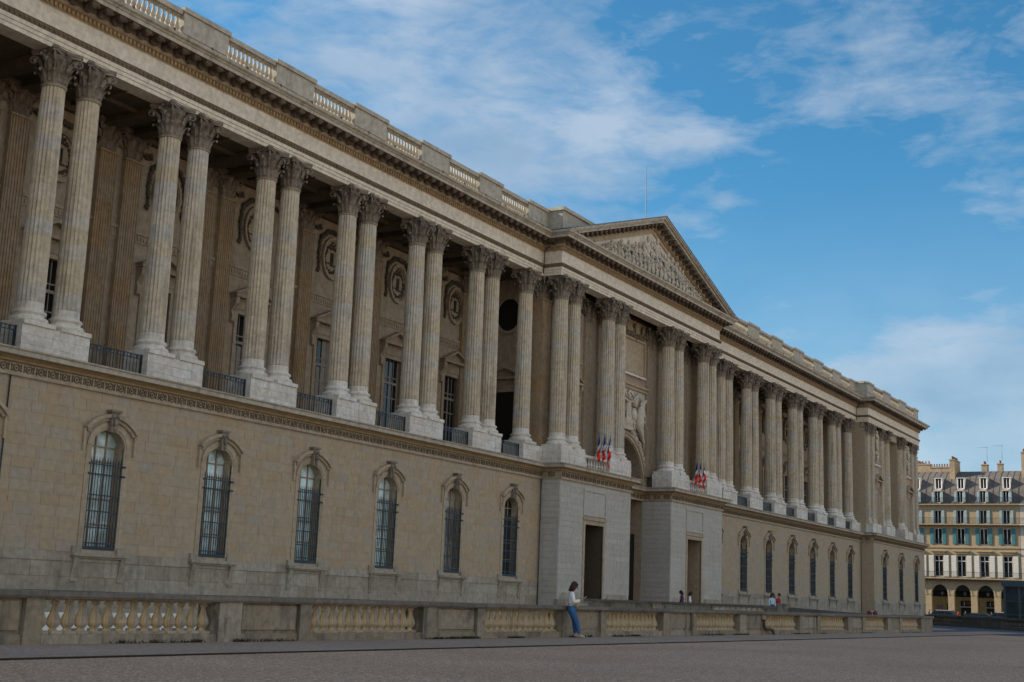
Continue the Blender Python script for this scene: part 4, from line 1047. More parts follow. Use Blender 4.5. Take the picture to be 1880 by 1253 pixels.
# ================================================================== BRIDGE
XB_ = 83.6
b = MB()
b.prism([(20.3, -3.2), (43.2, -3.2), (43.2, .30), (29.8, .30), (22.0, .0), (20.3, .0)], 83.4, 106, 'x')
put('bridge', b.mesh('bridge', 'path'), kind='structure')
bp = thing('parapet', 'long stone parapet with balusters at the side of the bridge to the portal', 'parapet', (XB_, 35, 0))
def pz(y): return 1.27 if y > 29.6 else 1.27-(29.6-y)/(29.6-22.4)*.30
segs = [(43.0, 39.0, 0), (39.0, 38.0, 0), (38.0, 37.0, 1), (37.0, 34.4, 0), (34.4, 33.6, 0), (33.6, 29.9, 1), (29.9, 28.6, 0), (28.6, 25.2, 0), (25.2, 21.3, 0)]
for y1, y0, o in segs:
    za, zb = pz(y0), pz(y1)
    b = MB(); b.prism([(y0+.01, za-.16), (y1-.01, zb-.16), (y1-.01, zb), (y0+.01, za)], XB_-.1, XB_+.5, 'x'); put('coping_stone', b.mesh('coping_stone', 'coping'), bp)
    b = MB()
    if o:
        b.box(XB_, XB_+.4, y0, y1, -3, .5); n = max(2, int((y1-y0)/.36))
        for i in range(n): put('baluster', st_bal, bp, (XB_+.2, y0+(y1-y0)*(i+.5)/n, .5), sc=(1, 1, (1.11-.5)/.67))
    else:
        b.prism([(y0+.01, -3), (y1-.01, -3), (y1-.01, zb-.16), (y0+.01, za-.16)], XB_-.02, XB_+.42, 'x')
    put('panel', b.mesh('panel', 'street_stone'), bp)
b = MB(); b.box(XB_-.15, XB_+.55, 28.2, 28.9, -1, 1.36); b.box(XB_-.2, XB_+.6, 28.15, 28.95, 1.36, 1.46); put('pier', b.mesh('pier', 'street_stone'), bp)
# far balustrade beyond the bridge
FA, FBp = Vector((142.0, 33.0)), Vector((106.0, 12.2)); dv = (FA-FBp); ln = dv.length; ang_f = math.atan2(-dv.y, -dv.x)
fb = thing('balustrade', 'dark stone balustrade slanting across the far side of the road in front of the arcades', 'balustrade', (FA.x, FA.y, 0))
def fpt(t): return FA-dv*(t/ln)
t = 0; pat = [(1.0, 0), (10.6, 1), (5.0, 0), (1.2, 0), (4, 0), (7, 1), (12, 0)]
M['dark_stone'] = stone('dark_stone', (.15, .13, .105), (.21, .18, .14), vary=.5, streak=.4, dirt=(.06, .05, .04), dirt_amt=.5)
fbal = baluster_mesh(.62, .17, 'dark_stone', 8)
for l, o in pat:
    p0 = fpt(t); b = MB()
    b.box(0, l-.02, -.3, .3, .85, 1.05); b.box(0, l-.02, -.28, .28, -.1, .24)
    if not o: b.box(0.02, l-.04, -.24, .24, .24, .85)
    s_ = put('span', b.mesh('span', 'dark_stone'), fb, (p0.x, p0.y, 0), rz=ang_f)
    if o:
        n = int(l/.55)
        for i in range(n): q = fpt(t+l*(i+.5)/n); put('baluster', fbal, fb, (q.x, q.y, .235), rz=ang_f)
    t += l
# pair of round red lamps
M['red'] = plain('red', (.35, .03, .02), .4); M['black'] = plain('black', (.012, .012, .014), .5); M['white'] = plain('white', (.75, .75, .73), .5, 0, .05)
M['red_dark'] = plain('red_dark', (.16, .03, .025), .5)
lt = thing('lamp', 'pair of small dark red round lamps on a short post behind the balustrade coping', 'lamp', (80.6, 22.0, 0))
b = MB(); b.tube([(80.6, 22.0, -.1), (80.6, 22.0, 1.2)], .04, 6); b.box(80.5, 80.7, 21.9, 22.1, 1.15, 1.2); put('post', b.mesh('post', 'white'), lt)
for dx in (-.13, .13):
    c = Vector((80.6, 22.0, 1.06))+cr*dx*1.25
    b = MB(); b.ball(c, (.16, .16, .16), 12, 8); put('lens', b.mesh('lens', 'red_dark'), lt)
b = MB(); b.tube([(80.6, 22.0, 1.05), (80.57, 22.03, 1.2)], .04, 6); put('bracket', b.mesh('bracket', 'white'), lt)
# ================================================================== FLAGS
M['flag_blue'] = plain('flag_blue', (.015, .04, .24), .8, 0, .1); M['flag_white'] = plain('flag_white', (.85, .85, .87), .8, 0, .05); M['flag_red'] = plain('flag_red', (.80, .03, .015), .8, 0, .1)
def flag(x, y, z, lean, yaw, label):
    t = thing('flag', label, 'flag', (x, y, z), 'tricolour flags on the balconies of the central block')
    top = Vector((x+lean*.75, y-.55, z+1.75)); bot = Vector((x, y, z))
    b = MB(); b.tube([bot, top], .022, 6); b.ball(top, .045, 6, 4); put('pole', b.mesh('pole', 'zinc'), t)
    # cloth hangs limp from the leaning pole in folds
    nu, nv = 12, 12; rs = random.Random(int(x*100))
    P_ = [[None]*(nv+1) for _ in range(nu+1)]
    for i in range(nu+1):
        u = i/nu                      # along the hoist->fly, blue at the pole
        for j in range(nv+1):
            v = j/nv
            a = top.lerp(bot, .04+.50*v)
            drop = 1.38*u*(.95+.12*math.sin(v*5+yaw)); 
            px_ = a.x+.05*math.sin(v*9+u*3+yaw)*u**.5+(.60*v-.15)*(.35+.65*u)*math.cos(yaw*.2); py_ = a.y-.14*math.sin(v*9+yaw+u*1.5)*u**.6-.06
            P_[i][j] = (px_, py_, a.z-drop)
    for nm, i0, i1 in (('flag_blue', 0, 5), ('flag_white', 5, 8), ('flag_red', 8, 12)):
        b = MB(); vs = [P_[i][j] for i in range(i0, i1+1) for j in range(nv+1)]; m = nv+1
        b.add(vs, [(i*m+j, i*m+j+1, (i+1)*m+j+1, (i+1)*m+j) for i in range(i1-i0) for j in range(nv)], True)
        put('cloth', b.mesh('cloth', nm), t)
nmz = ('left', 'middle', 'right')
for k, dx in enumerate((-.72, 0, .72)):
    flag(85.55+dx, YB+.2, 11.35, (-.25, 0, .3)[k], k*1.3, '%s of the three tricolour flags on the balcony above the dark doorway' % nmz[k])
    flag(103.9+dx, YB+.2, 11.35, (-.25, 0, .3)[k], k*1.7+.5, '%s of the three tricolour flags on the balcony of the farther portal block' % nmz[k])
# ================================================================== HOUSES BEYOND THE STREET
HX = 218.0
M['cream'] = stone('cream', (.38, .285, .18), (.42, .335, .23), (.40, .31, .20), vary=.3, streak=.3, dirt=(.26, .20, .14), dirt_amt=.3)
M['cream2'] = stone('cream2', (.50, .44, .38), (.56, .50, .45), vary=.2, streak=.2, dirt=(.3, .26, .22), dirt_amt=.2)
M['roof_zinc'] = plain('roof_zinc', (.14, .125, .118), .75, 0, .25, .15); M['chimney'] = stone('chimney', (.36, .27, .17), (.44, .35, .25), vary=.4, streak=.3, dirt_amt=.3)
M['teal'] = plain('teal', (.05, .19, .23), .6); M['pale_blue'] = plain('pale_blue', (.30, .42, .47), .6); M['shutter_white'] = plain('shutter_white', (.62, .61, .58), .6, 0, .06)
M['pot'] = plain('pot', (.22, .09, .05), .8); M['yellow_wall'] = plain('yellow_wall', (.46, .36, .15), .8); M['shop_dark'] = plain('shop_dark', (.02, .018, .02), .5)
M['pink_cloth'] = plain('pink_cloth', (.35, .18, .24), .8)
PIT = 3.51
def hw_mesh(w_, h, leaves, mat, kind):
    "returns meshes around an opening centred on 0, in y (along the street) and z, facing -x"
    s = MB(); x0 = -.02
    s.box(-.05, .3, -w_/2-.08, -w_/2, 0, h); s.box(-.05, .3, w_/2, w_/2+.08, 0, h); s.box(-.05, .3, -w_/2-.08, w_/2+.08, h, h+.1)
    return s
def frame_box(w_, h, cross):
    s = MB(); s.box(.12, .2, -.05, .05, 0, h)
    for y in (-w_/2+.03, w_/2-.03): s.box(.12, .2, y-.035, y+.035, 0, h)
    for z in ([.05, h-.05]+([h*.74] if cross else [])): s.box(.125, .195, -w_/2, w_/2, z-.05, z+.05)
    return s.mesh('frame', 'white')
def shutter_box(w_, h, y0, y1, mat):
    s = MB(); s.box(-.10, -.05, y0, y1, 0, h)
    n = int(h/.28)
    for i in range(n): z = .1+(h-.2)*i/n; s.box(-.115, -.10, y0+.06, y1-.06, z, z+.16)
    return s.mesh('shutter', mat)
def pane_m(w_, h, mat='glass_dark'):
    s = MB(); s.add([(.17, -w_/2, 0), (.17, w_/2, 0), (.17, w_/2, h), (.17, -w_/2, h)], [(0, 3, 2, 1)]); return s.mesh('pane', mat)
FL = [(7.0, 3.35, 1.35, 'shutter_white', .78, True), (12.1, 2.55, 1.15, 'teal', .58, False), (15.35, 2.2, 1.05, 'pale_blue', .42, False)]
LV = []
for z, h, w_, m_, sw, cr_ in FL:
    LV.append((z, h, w_, hw_mesh(w_, h, 1, m_, 0).mesh('window_surround', 'cream'), frame_box(w_, h, cr_), shutter_box(w_, h, -w_/2-.1-sw, -w_/2-.1, m_), shutter_box(w_, h, w_/2+.1, w_/2+.1+sw, m_), pane_m(w_, h)))
def house(y0, y1, ys, wall, label):
    h = thing('house', label, 'house', (HX, (y0+y1)/2, 0))
    b = MB()   # upper walls with openings left: strips
    zs = [6.4]
    def q(ya, yb, za, zb): b.add([(HX, ya, za), (HX, yb, za), (HX, yb, zb), (HX, ya, zb)], [(0, 3, 2, 1)])
    for (z, hh, w_, *_), (zl, zt) in zip(LV, ((6.4, 11.6), (11.6, 15.1), (15.1, 18.3))):
        prev = y0
        for y in ys:
            q(prev, y-w_/2, zl, zt); q(y-w_/2, y+w_/2, zl, z); q(y-w_/2, y+w_/2, z+hh, zt); prev = y+w_/2
            for yy in (y-w_/2, y+w_/2): b.add([(HX, yy, z), (HX+.3, yy, z), (HX+.3, yy, z+hh), (HX, yy, z+hh)], [(0, 1, 2, 3)])
        q(prev, y1, zl, zt)
    for y in (y0, y1): b.add([(HX, y, 0), (HX+14, y, 0), (HX+14, y, 18.3), (HX, y, 18.3)], [(0, 1, 2, 3)])
    b.box(HX+14, HX+14.2, y0, y1, 0, 18.3)
    put('wall', b.mesh('wall', wall), h)
    b = MB(); b.box(HX+.5, HX+.6, y0, y1, 6.4, 18.3); put('room', b.mesh('room', 'void'), h)
    for z0, z1, p in ((6.35, 6.8, .9), (11.55, 11.7, .12), (15.05, 15.3, .8), (18.2, 18.5, .55)):
        b = MB(); b.box(HX-p, HX+.02, y0, y1, z1-.16, z1); b.box(HX-p*.4, HX+.02, y0, y1, z0, z1-.16); put('cornice', b.mesh('cornice', wall), h)
    n = int((y1-y0)/.45); b = MB(); c_ = MB()
    for i in range(n): y = y0+(y1-y0)*(i+.5)/n; b.box(HX-.75, HX, y-.12, y+.12, 6.3, 6.64); c_.box(HX-.55, HX, y-.06, y+.06, 15.0, 15.14)
    b.v += []; put('brackets', b.mesh('brackets', 'modillion'), h, kind='stuff'); put('small_brackets', c_.mesh('small_brackets', 'modillion'), h, kind='stuff')
    for zr, p in ((6.8, .85), (15.3, .75), (18.5, .5)):
        b = MB(); b.box(HX-p, HX-p+.04, y0, y1, zr+.93, zr+.98); b.box(HX-p, HX-p+.04, y0, y1, zr+.08, zr+.11)
        y = y0
        while y < y1: b.box(HX-p, HX-p+.03, y, y+.025, zr, zr+.95); y += .17
        put('balcony_railing', b.mesh('balcony_railing', 'iron'), h)
    for y in ys:
        for (z, hh, w_, a, f, s1, s2, p) in LV:
            o = put('window', a, h, (HX, y, z))
            for nm, me in (('frame', f), ('shutter', s1), ('shutter', s2), ('pane', p)): put(nm, me, o, (HX, y, z))
            if abs(z-12.1) < .1:
                b = MB(); b.box(HX-.06, HX-.03, y-.55, y+.55, z+.75, z+.8)
                for i in range(9): b.box(HX-.06, HX-.03, y-.52+i*.13, y-.5+i*.13, z, z+.78)
                put('railing', b.mesh('railing', 'iron'), o)
        b = MB(); b.box(HX-.35, HX, y-1.25, y+1.25, 10.95, 11.12); b.box(HX-.2, HX, y-1.0, y+1.0, 10.6, 10.95); put('lintel', b.mesh('lintel', wall), h)
        for z0, hh, w_, xx, sh in ((18.7, 1.75, .95, HX+.05, True), (21.0, 1.6, .95, HX+.95, False)):
            b = MB(); b.box(xx-.1, xx+2.6, y-w_/2-.12, y-w_/2, z0, z0+hh+.1); b.box(xx-.1, xx+2.6, y+w_/2, y+w_/2+.12, z0, z0+hh+.1)
            b.box(xx-.15, xx+2.9, y-w_/2-.2, y+w_/2+.2, z0+hh+.1, z0+hh+.2); b.box(xx-.05, xx+.3, y-w_/2, y+w_/2, z0-.12, z0)
            if sh: b.prism([(y-.6, z0+hh+.2), (y+.6, z0+hh+.2), (y, z0+hh+.48)], xx-.15, xx+1.5, 'x')
            d = put('dormer', b.mesh('dormer', 'white' if not sh else 'cream2'), h)
            b = MB(); b.add([(xx+.1, y-w_/2, z0), (xx+.1, y+w_/2, z0), (xx+.1, y+w_/2, z0+hh), (xx+.1, y-w_/2, z0+hh)], [(0, 3, 2, 1)]); put('pane', b.mesh('pane', 'glass_dark'), d)
            b = MB(); b.box(xx, xx+.09, y-.05, y+.05, z0, z0+hh); b.box(xx, xx+.09, y-w_/2, y+w_/2, z0, z0+.1)
            for yy in (y-w_/2+.04, y+w_/2-.04): b.box(xx, xx+.09, yy-.04, yy+.04, z0, z0+hh)
            put('frame', b.mesh('frame', 'white'), d)
            if sh:
                for sg in (-1, 1):
                    b = MB(); ya, yb = sorted((y+sg*(w_/2+.05), y+sg*(w_/2+.4))); b.box(xx-.2, xx-.13, ya, yb, z0, z0+hh); put('shutter', b.mesh('shutter', 'pale_blue'), d)
    # mansard roof, bulging, with standing seams
    prof = [(HX+.1, 18.45), (HX+.35, 19.4), (HX+.8, 20.6), (HX+1.4, 21.7), (HX+2.3, 22.8), (HX+3.6, 23.7), (HX+5.2, 24.2), (HX+9, 24.6), (HX+13.9, 23.5), (HX+14, 18.4)]
    b = MB(); b.prism(prof, y0+.01, y1-.01)
    b = MB(); vs = [(x, yy, z) for yy in (y0, y1) for x, z in prof]; n = len(prof)
    b.add(vs, [(i, n+i, n+i+1, i+1) for i in range(n-1)]+[tuple(range(n-1, -1, -1)), tuple(range(n, 2*n))]); rf = put('roof', b.mesh('roof', 'roof_zinc'), h)
    b = MB(); y = y0+.2
    while y < y1:
        for (xa, za), (xb, zb) in zip(prof[:6], prof[1:7]):
            d_ = Vector((xb-xa, zb-za)).normalized(); nx, nz = -d_.y*.06, d_.x*.06
            b.add([(xa, y, za), (xa+nx, y, za+nz), (xb+nx, y, zb+nz), (xb, y, zb), (xa, y+.04, za), (xa+nx, y+.04, za+nz), (xb+nx, y+.04, zb+nz), (xb, y+.04, zb)], [(0, 1, 2, 3), (7, 6, 5, 4), (1, 5, 6, 2)])
        y += .95
    put('seams', b.mesh('seams', 'roof_zinc'), rf, kind='stuff')
    # arcade
    b = MB(); e = [y0]+[(a+c)/2 for a, c in zip(ys, ys[1:])]+[y1]
    for i, c in enumerate(ys):
        # built in x,z then turned: use y as the running axis
        t_ = MB(); arched_wall(t_, e[i], e[i+1], c, 1.27, -.1, 4.3, 1.45, 6.4, 0, .8, seg=12)
        for k in range(12):
            t0, t1 = math.pi*k/12, math.pi*(k+1)/12; P2 = lambda r, t: (c-r*math.cos(t), 4.3+(r+.18)*math.sin(t))
            t_.prism([P2(1.27, t0), P2(1.5, t0), P2(1.5, t1), P2(1.27, t1)], -.05, .02)
        for sg in (-1, 1): a0, a1 = sorted((c+sg*1.24, c+sg*1.6)); t_.box(a0, a1, -.07, .85, 4.12, 4.3)
        t_.box(c-.12, c+.12, -.14, .02, 5.75, 6.2)
        b.add([(HX+y, x, z) for x, y, z in t_.v], [f[::-1] for f in t_.f])
    put('arcade', b.mesh('arcade', wall), h)
    b = MB(); b.box(HX+4.6, HX+4.8, y0, y1, 0, 6.3); put('shop_wall', b.mesh('shop_wall', 'yellow_wall'), h)
    b = MB(); b.box(HX+.8, HX+4.6, y0, y1, 4.9, 6.35); b.box(HX+4.3, HX+4.55, y0, y1, 3.9, 4.9); put('gallery_vault', b.mesh('gallery_vault', 'shop_dark'), h)
    return h
YSW = [48.7+PIT*k for k in (3, 2, 1, 0, -1, -2, -3)]
hA = house(36.25, 62.6, sorted([y for y in YSW if y > 36.4]), 'cream', 'cream stone arcaded house with teal and white shutters under a curved zinc roof')
hB = house(18.0, 36.2, [34.1, 30.6, 27.1, 23.6, 20.1][::-1], 'cream2', 'paler pinkish arcaded house at the right edge, behind the glass kiosk')
# lanterns hanging in the arches
for i, y in enumerate((48.7, 45.18, 41.68, 38.15)):
    b = MB(); b.tube([(HX+1.8, y, 5.6), (HX+1.8, y, 4.75)], .02, 4); b.lathe([(.06, 0), (.2, .12), (.26, .5), (.12, .62), (.03, .7)], 6, (HX+1.8, y, 4.1))
    put('lantern', b.mesh('lantern', 'zinc'), None, label='lantern hanging in the %s arch of the cream arcade' % ('first', 'second', 'third', 'fourth')[i]+', counted from the palace', category='lantern', group='lanterns in the arcade')
# chimneys
def chim(par, x0, x1, y0, y1, z0, z1, n):
    b = MB(); b.box(x0, x1, y0, y1, z0, z1); b.box(x0-.08, x1+.08, y0-.08, y1+.08, z1, z1+.18); c = put('chimney', b.mesh('chimney', 'chimney'), par)
    for i in range(n):
        q = (i+.5)/n; cx, cy = ((x0+x1)/2, y0+(y1-y0)*q) if (y1-y0) > (x1-x0) else (x0+(x1-x0)*q, (y0+y1)/2)
        b = MB(); b.lathe([(.13, 0), (.11, .45), (.14, .5)], 7, (cx, cy, z1+.18)); put('chimney_pot', b.mesh('chimney_pot', 'pot'), c)
chim(hA, HX+2.2, HX+6.4, 46.35, 47.15, 20, 25.8, 8); chim(hA, HX+6, HX+7.4, 42.0, 42.9, 23, 25.3, 3); chim(hA, HX+6, HX+7, 39.6, 40.4, 23, 25.4, 2)
chim(hA, HX+7, HX+8, 47.6, 51.4, 23, 25.1, 9); chim(hA, HX+7.6, HX+8.6, 51.5, 53.6, 23, 25.7, 4); chim(hB, HX+2.4, HX+6, 35.4, 36.1, 20, 26.8, 6)
for x, y, z in ((HX+6.8, 42.1, 26.3), (HX+6.5, 39.7, 26.5)):
    b = MB(); b.tube([(x, y, z-.4), (x, y, z+2.2)], .03, 4); b.tube([(x, y-.2, z+2.0), (x, y+1.7, z+2.05)], .02, 4)
    for q in range(4): b.tube([(x-.3, y+.3+q*.35, z+2.02), (x+.3, y+.3+q*.35, z+2.02)], .012, 4)
    put('antenna', b.mesh('antenna', 'zinc'), hA)
hC = thing('house', 'tall roof showing between the palace corner and the tan chimneys', 'house', (262, 62, 0))
b = MB(); b.box(255, 270, 50, 80, 0, 27.2); put('wall', b.mesh('wall', 'cream'), hC)
b = MB(); b.prism([(57.0, 27.2), (80, 27.2), (80, 30.0), (62.5, 30.2), (60, 29.6)], 254.8, 270, 'x'); put('roof', b.mesh('roof', 'roof_zinc'), hC)
# shops under the arcade
def text_mesh(s, size, mat, loc, par, name='lettering'):
    c = bpy.data.curves.new(name, 'FONT'); c.body = s; c.size = size; c.extrude = .01; c.align_x = 'LEFT'; c.offset = .02
    c.materials.append(M[mat]); t_ = bpy.data.objects.new('tmp', c); C.objects.link(t_); bpy.context.view_layer.update()
    me = bpy.data.meshes.new_from_object(t_.evaluated_get(bpy.context.evaluated_depsgraph_get())); bpy.data.objects.remove(t_)
    o = put(name, me, par, loc); o.rotation_euler = (R(90), 0, R(-90)); return o
for y0_, y1_, lab in ((43.6, 46.4, 'dark souvenir shop sign with a red heart, in the second arch from the palace'), (40.3, 42.4, 'dark souvenir shop sign with a red heart, in the third arch from the palace')):
    t = thing('shop_sign', lab, 'sign', (HX+4.5, (y0_+y1_)/2, 2.6), 'souvenir shop signs')
    b = MB(); b.box(HX+4.4, HX+4.5, y0_, y1_, 2.45, 3.35); put('sign_board', b.mesh('sign_board', 'shop_dark'), t)
    text_mesh('I', .75, 'white', (HX+4.38, y1_-.45, 2.62), t); text_mesh('P', .75, 'white', (HX+4.38, y1_-1.75, 2.62), t)
    pts = [(.36*math.sin(a)**3, .3*(13*math.cos(a)-5*math.cos(2*a)-2*math.cos(3*a)-math.cos(4*a))/15) for a in [2*math.pi*i/24 for i in range(24)]]
    b = MB(); b.prism([(y1_-1.15+px_, 2.92+pz_) for px_, pz_ in pts], HX+4.36, HX+4.39, 'x'); put('heart', b.mesh('heart', 'red'), t)
    b = MB(); b.box(HX+3.6, HX+4.5, y0_, y1_, 2.3, 2.38); put('awning', b.mesh('awning', 'white'), t)
    b = MB(); b.box(HX+4.5, HX+4.58, y0_, y1_, 0, 2.3); put('shop_front', b.mesh('shop_front', 'shop_dark'), t)
b = MB(); b.box(HX+4.5, HX+4.58, 47.5, 48.6, 0, 2.9); put('shop_door', b.mesh('shop_door', 'shop_dark'), hA)
b = MB(); b.box(HX+4.45, HX+4.5, 49.2, 50.1, .6, 2.6); put('poster', b.mesh('poster', 'pink_cloth'), hA)
# ---- glass kiosk
M['kiosk'] = plain('kiosk', (.10, .14, .17), .4, .3); M['kiosk_glass'] = glass('kiosk_glass', (.03, .05, .055), .1)
kz = Vector((135.5, 24.2)); kd = Vector((-.25, -.97)).normalized(); kn = Vector((-.97, .25))
kk = thing('kiosk', 'blue-grey glass lift kiosk with a flat roof beyond the far balustrade at the right edge', 'kiosk', (kz.x, kz.y, 0))
ka = math.atan2(kd.y, kd.x)
b = MB(); b.box(-.15, 6, -.2, 4, 4.02, 4.55); put('roof', b.mesh('roof', 'kiosk'), kk, (kz.x, kz.y, 0), rz=ka)
for i in range(5):
    b = MB(); b.box(-.02+1.45*i, .16+1.45*i, -.08, .08, 0, 4.02); put('post', b.mesh('post', 'kiosk'), kk, (kz.x, kz.y, 0), rz=ka)
for i in range(4):
    for z0, z1 in ((.1, 1.3), (1.36, 2.6), (2.66, 4.0)):
        b = MB(); b.box(.17+1.45*i, 1.42+1.45*i, -.01, .02, z0, z1); put('glass_panel', b.mesh('glass_panel', 'kiosk_glass'), kk, (kz.x, kz.y, 0), rz=ka)
b = MB()
for z in (1.33, 2.63): b.box(0, 6, -.05, .05, z-.03, z+.03)
b.tube([(.2, .3, .2), (2.8, .3, 3.5)], .04, 5); b.tube([(3.0, .3, .2), (.4, .3, 3.5)], .04, 5); b.tube([(3.0, .3, .2), (5.6, .3, 3.5)], .04, 5)
put('frame', b.mesh('frame', 'kiosk'), kk, (kz.x, kz.y, 0), rz=ka)
# ================================================================== VEHICLES (only their tops show over the far balustrade)
M['car_glass'] = glass('car_glass', (.015, .02, .025)); M['rubber'] = plain('rubber', (.015, .015, .015), .8)
M['car_white'] = plain('car_white', (.55, .57, .58), .3, 0, .03, .5); M['car_blue'] = plain('car_blue', (.03, .05, .09), .3, 0, .05, .5); M['lamp_white'] = plain('lamp_white', (.9, .9, .9), .2)
def car(x, y, rz, body, label, van=False, cat='car'):
    t = thing('parked_car' if not van else 'van', label, cat, (x, y, 0)); h = 1.62 if van else 1.4
    side = [(-2.2, .3), (2.2, .3), (2.25, .75), (2.1, .95), (1.25, 1.02), (.75, h-.08), (.55, h), (-1.5, h), (-1.95, h-.15), (-2.15, 1.0), (-2.25, .7)]
    b = MB(); b.prism([(p[0], p[1]) for p in side], -.88, .88); put('body', b.mesh('body', 'car_blue'), t, (x, y, 0), rz=rz); b = MB(); b.box(-1.5, .5, -.80, .80, h+.004, h+.06); put('roof_panel', b.mesh('roof_panel', body), t, (x, y, 0), rz=rz)
    b = MB(); b.prism([(1.12, 1.08), (.72, h-.12), (.3, h-.12), (.3, 1.08)], -.89, .89); b.prism([(.2, 1.08), (.2, h-.12), (-.7, h-.12), (-.7, 1.08)], -.89, .89); b.prism([(-.8, 1.08), (-.8, h-.12), (-1.5, h-.14), (-1.85, 1.08)], -.89, .89)
    b.prism([(1.27, 1.03), (.78, h-.1), (.80, h-.1), (1.30, 1.03)], -.75, .75)
    put('window', b.mesh('window', 'car_glass'), t, (x, y, 0), rz=rz)
    wl = MB()
    wl.tube([(0, -.1, 0), (0, .1, 0)], .33, 14); wmesh = wl.mesh('wheel', 'rubber')
    c, s_ = math.cos(rz), math.sin(rz)
    for wx, wy in ((1.35, .82), (1.35, -.82), (-1.35, .82), (-1.35, -.82)): put('wheel', wmesh, t, (x+wx*c-wy*s_, y+wx*s_+wy*c, .33), rz=rz)
    for wy in (.6, -.6):
        b = MB(); b.ball((2.2, wy, .78), (.08, .16, .1)); put('headlight', b.mesh('headlight', 'lamp_white'), t, (x, y, 0), rz=rz)
    return t
car(196, 43.7, R(90), 'car_white', 'pale vehicle whose roof shows beside the palace corner, behind the balustrade', True, 'van')
car(196, 38.9, R(90), 'car_blue', 'dark blue car passing behind the far balustrade'); car(196, 35.6, R(90), 'car_white', 'light silver car beside the dark blue one, in front of the arcade', True)
# ================================================================== PEOPLE
M['skin'] = plain('skin', (.42, .24, .16), .6, 0, .08); M['hair'] = plain('hair', (.045, .018, .010), .6, 0, .3); M['jeans'] = plain('jeans', (.045, .13, .30), .85, 0, .25)
M['blouse'] = plain('blouse', (.86, .84, .83), .85, 0, .08); M['shoe'] = plain('shoe', (.55, .52, .48), .6); M['gold_bag'] = plain('gold_bag', (.42, .30, .14), .6, 0, .3); M['phone'] = plain('phone', (.7, .7, .72), .3)
M['red_top'] = plain('red_top', (.32, .03, .035), .85); M['blue_top'] = plain('blue_top', (.45, .60, .72), .85); M['purple'] = plain('purple', (.20, .05, .16), .85); M['navy'] = plain('navy', (.02, .03, .07), .85); M['black_hair'] = plain('black_hair', (.01, .008, .008), .6)
def skin_obj(name, joints, edges, mat, parent, loc, rz, root=0, sub=2, sc=1):
    me = bpy.data.meshes.new(name); me.from_pydata([j[:3] for j in joints], edges, []); me.materials.append(M[mat])
    o = put(name, me, parent, loc, rz=rz)
    if sc != 1: o.scale = (sc, sc, sc)
    me.skin_vertices or None
    m = o.modifiers.new('skin', 'SKIN'); m.use_smooth_shade = True
    if not me.skin_vertices: me.attributes.new
    sv = me.skin_vertices[0].data
    for i, j in enumerate(joints):
        r = j[3]; sv[i].radius = r if hasattr(r, '__len__') else (r, r)
    sv[root].use_root = True
    s = o.modifiers.new('sub', 'SUBSURF'); s.levels = sub; s.render_levels = sub
    return o
def skinned(name, chains, mat, parent, loc, rz, sc=1, sub=2):
    "chains of (x,y,z,r); equal points are merged"
    pts, ed = [], []
    idx = {}
    for ch in chains:
        prev = None
        for p in ch:
            k_ = tuple(round(v, 4) for v in p[:3])
            if k_ not in idx: idx[k_] = len(pts); pts.append(p)
            if prev is not None: ed.append((prev, idx[k_]))
            prev = idx[k_]
    me = bpy.data.meshes.new(name); me.from_pydata([p[:3] for p in pts], ed, []); me.materials.append(M[mat])
    o = put(name, me, parent, loc, rz=rz)
    if sc != 1: o.scale = (sc,)*3
    m = o.modifiers.new('skin', 'SKIN'); m.use_smooth_shade = True
    sv = me.skin_vertices[0].data
    for i, p in enumerate(pts):
        r = p[3]; sv[i].radius = r if hasattr(r, '__len__') else (r, r); sv[i].use_root = (i == 0)
    s = o.modifiers.new('sub', 'SUBSURF'); s.levels = sub; s.render_levels = sub
    return o
